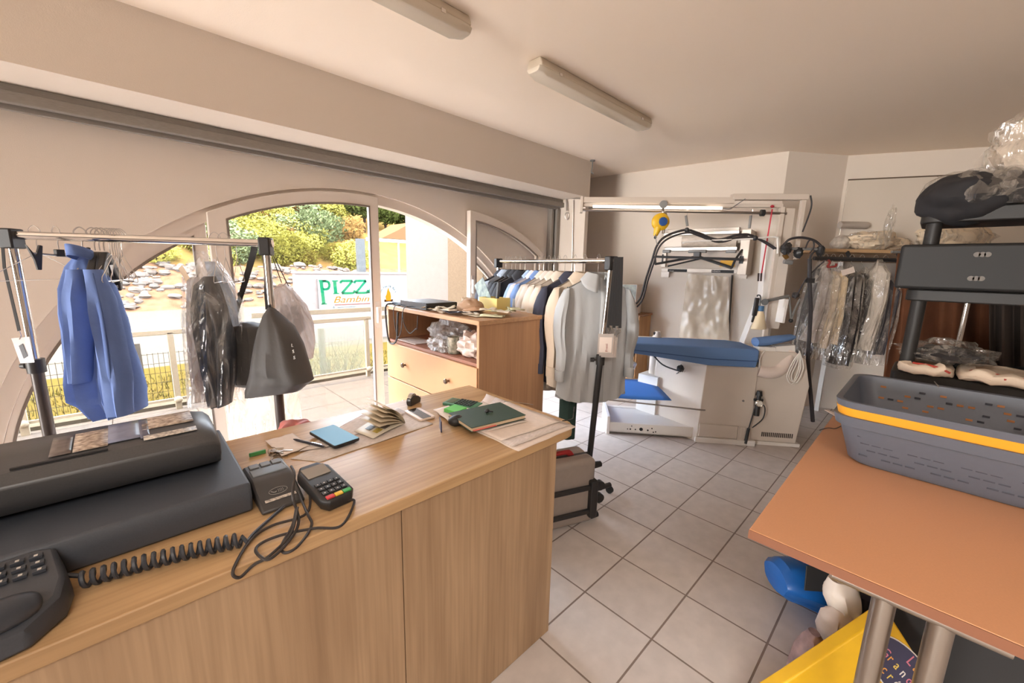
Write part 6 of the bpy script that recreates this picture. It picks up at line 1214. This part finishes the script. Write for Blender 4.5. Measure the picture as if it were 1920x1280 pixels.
# ------------------------------------------------------------------ black plastic shelving
UX0, UX1, UY1, UY0 = 3.04, 3.44, .095, -.80
un = thing('plastic_shelving', 'black plastic shelving unit with round posts at the right edge', 'shelving', ((UX0+UX1)/2, -.35, 0)); m_sh = mat('shelving_black', (35, 32, 30), .55, noise_amt=.15, nscale=200)
for z0, z1 in ((.05, .11), (.47, .53), (.915, .975), (1.365, 1.425), (1.765, 1.835)):
    mb = MB(); r_ = .05; pts = [(sx*((UX1-UX0)/2-r_)+r_*cos(a+t), sy*((UY1-UY0)/2-r_)+r_*sin(a+t)) for sx, sy, a in ((1, 1, 0), (-1, 1, pi/2), (-1, -1, pi), (1, -1, 1.5*pi)) for t in (0, pi/6, pi/3, pi/2)]
    mb.prism(pts, ((UX0+UX1)/2, (UY0+UY1)/2, z0), (1, 0, 0), (0, 1, 0), z1-z0); obj('shelf', mb, m_sh, un, bev=.006)
for x in (UX0+.055, UX1-.055):
    for y in (UY1-.055, UY0+.055): obj('post', MB().cyl((x, y, 0), (x, y, 1.80), .031, n=20), m_sh, un)
bx = thing('black_storage_box', 'black storage box with two pale round logos on the middle of the shelving', 'box', (3.2, -.3, 1.425)); obj('body', MB().box(2.985, 3.33, -.75, .145, 1.428, 1.655), mat('box_black', (23, 22, 22), .6), bx, bev=.015, seg=3)
for px, py in ((1842, 477), (1830, 522)):
    c = at_x(px, py, 2.9835); mb = MB()
    for k in (-1, 0, 1): mb.lathe([(.0, .0), (.011, .0005), (.012, .0015)], c+Vector((0, .017*k, 0)), 16, (-1, 0, 0))
    obj('logo_mark', mb, mat('logo_grey', (112, 106, 100), .6), bx)
# things on top of it
zt2 = 1.836
cb_ = thing('black_coat', 'folded black coat bulging over the top left of the shelving', 'coat', (3.2, 0, zt2)); mb = MB(); mb.blob((3.14, -.04, zt2+.045), (.20, .165, .125), .22, 1.8, 81, 34, 22); obj('folded_cloth', mb, mat('coat_black', (36, 35, 38), .8, bump=.2, bscale=20), cb_); mb = MB(); mb.blob((3.18, -.08, zt2+.075), (.215, .19, .12), .28, 2.2, 82, 34, 22, zt2+.001); obj('plastic_wrap', mb, m_film2, cb_)
for nm, lb, c, r_, sd, colr in (('dark_garment', 'dark folded garment in film in the middle of the shelving top', (3.16, -.22, zt2+.06), (.18, .12, .10), 83, (58, 54, 52)), ('grey_garment', 'grey folded garment in film at the right of the shelving top', (3.18, -.42, zt2+.08), (.18, .12, .13), 85, (104, 96, 90))):
    g = thing(nm, lb, 'clothes', (c[0], c[1], zt2), 'folded garments on the shelving top'); mb = MB(); mb.blob(c, r_, .3, 2, sd, 30, 20, zt2+.002); obj('folded_cloth', mb, mat('cloth_%d_%d_%d' % colr, colr, .8), g); mb = MB(); mb.blob(c, [v*1.12 for v in r_], .38, 2.4, sd+1, 30, 20, zt2+.001); obj('plastic_wrap', mb, m_film2, g)
wp = thing('white_garment', 'white garment in film heaped highest at the right edge of the shelving top', 'clothes', (3.26, -.32, zt2+.15)); c = Vector((3.26, -.32, zt2+.28)); mb = MB(); mb.blob(c, (.14, .20, .16), .35, 2.2, 87, 34, 22, zt2+.16); obj('folded_cloth', mb, mat('cloth_white_warm', (214, 198, 180), .8, bump=.4, bscale=16), wp); mb = MB(); mb.blob(c, (.16, .23, .18), .42, 2.6, 88, 34, 22, zt2+.15); obj('plastic_wrap', mb, m_film2, wp)
# bottom visible shelf: folded tee shirts
def fold(name, label, cat, y0, y1, x0, x1, z0, h, m, seed, group=None, wave=.012):
    mb = MB()
    def f(a, b):
        th = 2*pi*a; r_ = sin(pi*(b*.98+.01))**.14; cz = -cos(pi*(b*.98+.01)); ex = math.copysign(abs(cos(th))**.6, cos(th)); ey = math.copysign(abs(sin(th))**.6, sin(th))
        k = noise.noise(Vector((ex*2, ey*2, seed+cz)))
        return Vector(((x0+x1)/2+ex*r_*(x1-x0)/2*(1+.08*k), (y0+y1)/2+ey*r_*(y1-y0)/2*(1+.06*k), max(z0+.001, z0+h/2+cz*h/2+wave*k*(cz > -.5)+.006*sin(ey*9+seed)+.012*noise.noise(Vector((ex*4, ey*6, seed+cz*2))))))
    mb.grid(f, 36, 14, cu=True); return tag(obj(name, mb, m, base=((x0+x1)/2, (y0+y1)/2, z0)), label, cat, group)
zq = .977
m_tee = mat('tee_white', (226, 206, 184), .85, noise_amt=.08, nscale=14, bump=.3, bscale=14); m_red = mat('print_red', (176, 66, 54), .8)
for (n_, lb, y0, y1, x0, x1, z0, h, sd) in (('folded_tee', 'white folded tee shirt with red print at the left of the lower shelf', -.145, .075, 2.99, 3.30, zq, .055, 1), ('folded_tee', 'white folded tee shirt with red stripes at the right of the lower shelf', -.50, -.15, 2.99, 3.30, zq, .06, 2)):
    t = thing(n_, lb, 'tee shirt', ((x0+x1)/2, (y0+y1)/2, z0)); o = fold('cloth', None, None, y0, y1, x0, x1, z0, h, m_tee, sd); o.parent = t; o.matrix_parent_inverse = Matrix.Translation(t.location).inverted()
    if sd == 1:
        text('lettering', 'TOGO', .035, m_red, t, (x0+.006, y0+.13, z0+.032), (.1, -1, 0), (.75, 0, .66), .0008)
        obj('print_stripe', MB().tube(spl([(x0+.05, y0+.16, z0+.056), (x0+.03, y0+.07, z0+.052), (x0+.0, y0+.02, z0+.035)], 4), .006, 6), m_red, t)
    else:
        for k in range(3): obj('print_stripe', MB().tube(spl([(x0+.004+.03*k, y0+.06+.09*k, z0+.03+.012*k), (x0+.02+.03*k, y0+.14+.08*k, z0+.05), (x0+.0+.03*k, y0+.2+.05*k, z0+.04)], 4), .006, 6), m_red, t)
bk = thing('black_cloth', 'black folded cloth in loose film on the white tee shirts', 'clothes', (3.16, -.11, zq+.06)); mb = MB(); mb.blob((3.16, -.11, zq+.11), (.12, .12, .04), .35, 2.2, 91, 34, 18, zq+.062); obj('folded_cloth', mb, mat('cloth_black_brown', (42, 38, 38), .8), bk); mb = MB(); mb.blob((3.18, -.10, zq+.115), (.16, .17, .06), .5, 2.8, 92, 36, 22, zq+.061); obj('plastic_wrap', mb, m_film2, bk)
fold('folded_dark_cloth', 'dark folded cloth hanging under the tee shirts on the lower shelf', 'clothes', -.68, .04, 3.32, 3.42, zq, .05, m_blackm, 5)

# ------------------------------------------------------------------ orange table
TZ = .75
tb = thing('folding_table', 'folding table with orange-brown top and chrome end bar at the right', 'table', (2.05, -.08, 0)); m_top = mat('table_top', (204, 146, 106), .42, noise_amt=.05, nscale=180)
obj('tabletop', MB().box(1.2495, 2.86, -.45, .27, TZ-.028, TZ), m_top, tb, bev=.002); obj('edge_band', MB().box(1.2465, 1.2492, -.45, .27, TZ-.027, TZ-.001), mat('table_edge', (128, 80, 54), .5), tb)
for x in (1.30, 2.80):
    fr = obj('end_bar', MB().cyl((x, .075, TZ-.052), (x, -.235, TZ-.052), .016, n=16), m_steel, tb)
    for y in (-.03, -.13): obj('leg', MB().cyl((x+.01, y, .05), (x+.01, y, TZ-.052), .024, n=18), m_steel, tb); obj('support_pin', MB().cyl((x, y+.005, TZ-.06), (x+.0, y+.005, TZ-.026), .008, n=8), m_steel, tb)
    for y in (-.03, -.13): obj('folding_stay', MB().cyl((x+.05*(1 if x < 2 else -1), y, TZ-.05), (x+.055*(1 if x < 2 else -1), y, .40), .011, n=10), m_steel, tb)
    obj('foot', MB().cyl((x+.01, .22, .028), (x+.01, -.38, .028), .022, n=14), m_steel, tb); obj('top_bracket', MB().box(x+.01, x+.06, -.20, .04, TZ-.05, TZ-.028), m_blackm, tb)
obj('under_frame', MB().box(1.34, 2.76, -.10, -.06, TZ-.06, TZ-.028), m_blackm, tb)
# nested baskets
def rring(x0, x1, y0, y1, z, r_, n=6):
    cx, cy, hx, hy = (x0+x1)/2, (y0+y1)/2, (x1-x0)/2, (y1-y0)/2
    return [(cx+sx*(hx-r_)+r_*cos(a+t), cy+sy*(hy-r_)+r_*sin(a+t), z) for sx, sy, a in ((1, 1, 0), (-1, 1, pi/2), (-1, -1, pi), (1, -1, 1.5*pi)) for t in [pi/2*k/n for k in range(n+1)]]
def basket(name, label, z0, z1, m, slots, mslot, ins=0.):
    x0, x1, y0, y1 = 1.985+ins, 2.60-ins, -.42+ins, .19-ins; tp_ = .045; g = thing(name, label, 'basket', ((x0+x1)/2, (y0+y1)/2, z0), 'nested plastic baskets'); mb = MB(); rs = []
    def R_(k, z, extra=0): return rring(x0+tp_*(1-k)-extra, x1-tp_*(1-k)+extra, y0+tp_*(1-k)-extra, y1-tp_*(1-k)+extra, z, .07)
    H = z1-z0
    rs = [R_(-.3, z0), R_(0, z0+.012), R_(.85, z1-.045), R_(.9, z1-.04, .012), R_(1, z1-.002, .016), R_(1, z1, .010), R_(1, z1-.004, -.004), R_(.9, z1-.04, -.006), R_(0, z0+.016, -.004), R_(-.3, z0+.008)]
    n = len(rs[0]); vs = [p for r_ in rs for p in r_]; fs = [tuple(range(n))[::-1], tuple((len(rs)-1)*n+i for i in range(n))]+[(i*n+j, i*n+(j+1) % n, (i+1)*n+(j+1) % n, (i+1)*n+j) for i in range(len(rs)-1) for j in range(n)]
    mb.add(vs, fs)
    if slots:
        mb.m = 1; mi = MB()
        for row in range(5):
            zz = z0+.045+row*.026
            for k in range(14):
                if (k*3+row*5) % 4 == 0: continue
                y = y0+.09+k*(y1-y0-.18)/13+.012*((row % 2)-.5); kx = (zz-z0)/H
                xw = x0+tp_*(1-kx)
                mb.m = 1; mb.box(xw-.0012, xw+.004, y-.013, y+.013, zz-.0022, zz+.0022)
                xi = x1-tp_*(1-kx); mb.m = 2 if (k*7+row*3) % 3 else 1
                if (k+row*2) % 5 < 3: mb.box(xi-.008, xi-.002, y-.010, y+.010, zz-.004, zz+.004)
    obj('shell', mb, [m, mslot, mat('slot_orange', (176, 116, 70), .7)], g)
    return g
m_bgrey = mat('basket_blue_grey', (94, 98, 108), .45, noise_amt=.05, nscale=60); m_byel = mat('basket_yellow', (232, 160, 40), .45); m_sl = mat('slot_shadow', (62, 62, 70), .8)
basket('laundry_basket', 'blue-grey slotted plastic basket at the bottom of the nest on the orange table', TZ+.002, .952, m_bgrey, True, m_sl); basket('laundry_basket', 'yellow plastic basket nested between the two blue-grey ones', TZ+.040, .985, m_byel, False, m_sl, .004); basket('laundry_basket', 'blue-grey slotted plastic basket on top of the nest', TZ+.068, 1.012, m_bgrey, True, m_sl, .0)
a = at_z(1549, 772, TZ+.004); b = at_z(1577, 784, TZ+.004); tag(obj('paper_strip', MB().beam(a+Vector((0, 0, .012)), b, .022, .002), m_paper, base=a), 'white paper strip sticking out beside the baskets at the table edge', 'paper')
tag(obj('table_wire', MB().tube(spl([at_z(1537, 806, TZ+.004), at_z(1552, 802, TZ+.004), at_z(1566, 803, TZ+.004), at_z(1578, 798, TZ+.005)], 5), .002, 6), m_cab, base=at_z(1566, 803, TZ)), 'thin dark wire at the table edge left of the baskets', 'cable')
tag(obj('white_thread', MB().tube(spl([at_z(1752, 715, 1.016), at_z(1758, 722, 1.02), at_z(1760, 726, 1.016)], 4), .002, 6), m_wire, base=at_z(1757, 722, 1.014)), 'short white thread on the rim of the top basket', 'thread')
# bags under the table
bb = thing('blue_bag', 'shiny blue bag with a black band on the floor under the table', 'bag', (1.95, .17, 0)); c = at_d(1487, 1082, 1.80); mb = MB(); loft(mb, [(c+CR*s+Vector((0, 0, dz)), Vector((0, 0, h)), CFH*.10*w) for s, dz, h, w in ((-.085, .0, .02, .3), (-.08, 0, .055, .8), (-.05, 0, .078, 1), (.0, -.01, .085, 1.1), (.07, -.03, .10, 1.2), (.14, -.06, .11, 1.2), (.2, -.09, .10, 1.1), (.26, -.1, .06, .8))], 24, .10, 3, 5); obj('sack', mb, mat('bag_blue', (24, 92, 168), .35, noise_amt=.25, nscale=9, bump=.3, bscale=14), bb)
obj('black_band', MB().beam(at_d(1534, 1062, 1.68), at_d(1530, 1108, 1.68), .10, .006, up=CFH), m_blackm, bb, bev=.002)
pbg = thing('printed_carrier_bag', 'white and navy printed carrier bag behind the table leg', 'bag', (1.75, .1, 0)); D_ = 1.55
obj('white_top', hungpx([(1088, 1560, 1604, .03), (1110, 1553, 1610, .05), (1130, 1556, 1608, .06), (1155, 1566, 1596, .05), (1163, 1572, 1584, .02)], D_, fold=.12, seed=93), mat('carrier_white', (216, 204, 192), .4), pbg)
obj('navy_side', hungpx([(1118, 1612, 1634, .03), (1140, 1600, 1640, .06), (1180, 1592, 1632, .07), (1220, 1560, 1610, .07), (1250, 1535, 1580, .05)], D_+.03, fold=.12, seed=94), mat('carrier_navy', (62, 66, 88), .4), pbg); obj('white_print', hungpx([(1142, 1566, 1592, .02), (1160, 1548, 1602, .045), (1185, 1540, 1600, .05), (1205, 1546, 1586, .045), (1216, 1556, 1572, .02)], D_-.02, fold=.15, seed=97), mat('carrier_print', (206, 190, 178), .45, noise_amt=.1, nscale=20), pbg)
obj('pink_print', hungpx([(1186, 1520, 1536, .02), (1205, 1514, 1546, .04), (1230, 1500, 1546, .05), (1258, 1484, 1520, .04), (1274, 1480, 1500, .02)], D_-.08, fold=.2, seed=95), mat('carrier_pink', (178, 148, 146), .45, noise_amt=.5, nscale=16, dark=(96, 78, 84)), pbg); obj('white_seam', MB().beam(at_d(1561, 1074, 1.63), at_d(1610, 1096, 1.63), .01, .035), mat('carrier_white', (216, 204, 192), .4), pbg)
yb = thing('yellow_tote', 'yellow toy-shop tote with a navy oval and coloured letters under the table', 'bag', (1.6, -.1, 0)); u = (CR*.64-CU*.77).normalized(); v = (CR*.77+CU*.64).normalized(); w = u.cross(v); O = at_d(1685, 1248, 1.30)
Mx = Matrix(((u.x, v.x, w.x, O.x), (u.y, v.y, w.y, O.y), (u.z, v.z, w.z, O.z), (0, 0, 0, 1)))
obj('sack', MB(Mx).prism([(-.20, -.40), (.30, -.40), (.30, .03), (.064, .059), (-.149, .086), (-.187, -.298)], (0, 0, -.05), (1, 0, 0), (0, 1, 0), .048), mat('tote_yellow', (222, 174, 28), .45, noise_amt=.06, nscale=30), yb, bev=.006, seg=3)
ov = [(.028+.150*cos(2*pi*k/40), -.005+.068*sin(2*pi*k/40)) for k in range(40)]; ov2 = [(.028+.155*cos(2*pi*k/40), -.005+.072*sin(2*pi*k/40)) for k in range(40)]
obj('oval_border', MB(Mx).prism(ov2, (0, 0, -.0005), (1, 0, 0), (0, 1, 0), .0010), mat('tote_white', (220, 212, 200), .5), yb); obj('oval_badge', MB(Mx).prism(ov, (0, 0, .0007), (1, 0, 0), (0, 1, 0), .0010), mat('tote_navy', (58, 58, 84), .5), yb)
lc = [mat('letter_yellow', (226, 196, 96), .5), mat('letter_white', (220, 212, 206), .5), mat('letter_pink', (206, 120, 140), .5), mat('letter_orange', (226, 160, 80), .5)]
for body, a0, b0, st, sz in (('La', .0, .026, .030, .045), ('Grande', -.075, -.016, .0245, .038), ('R\u00e9cr\u00e9', -.090, -.055, .027, .040)):
    for k, chh in enumerate(body): text('letter', chh, sz, lc[(k+len(body)) % 4], yb, Mx @ Vector((a0+st*k*(1.25 if k and body == 'Grande' else 1.1), b0, .0019)), u, v, .0006)
dk = thing('dark_box', 'black box filling the space under the far side of the table', 'crate', (1.95, -.25, 0)); obj('walls', MB().box(1.84, 2.6, -.40, -.02, .01, .50), m_blackm, dk, bev=.01); obj('rim', MB().box(1.83, 2.61, -.41, -.01, .47, .505), m_black, dk, bev=.006)  # solid black box filling the space under the table
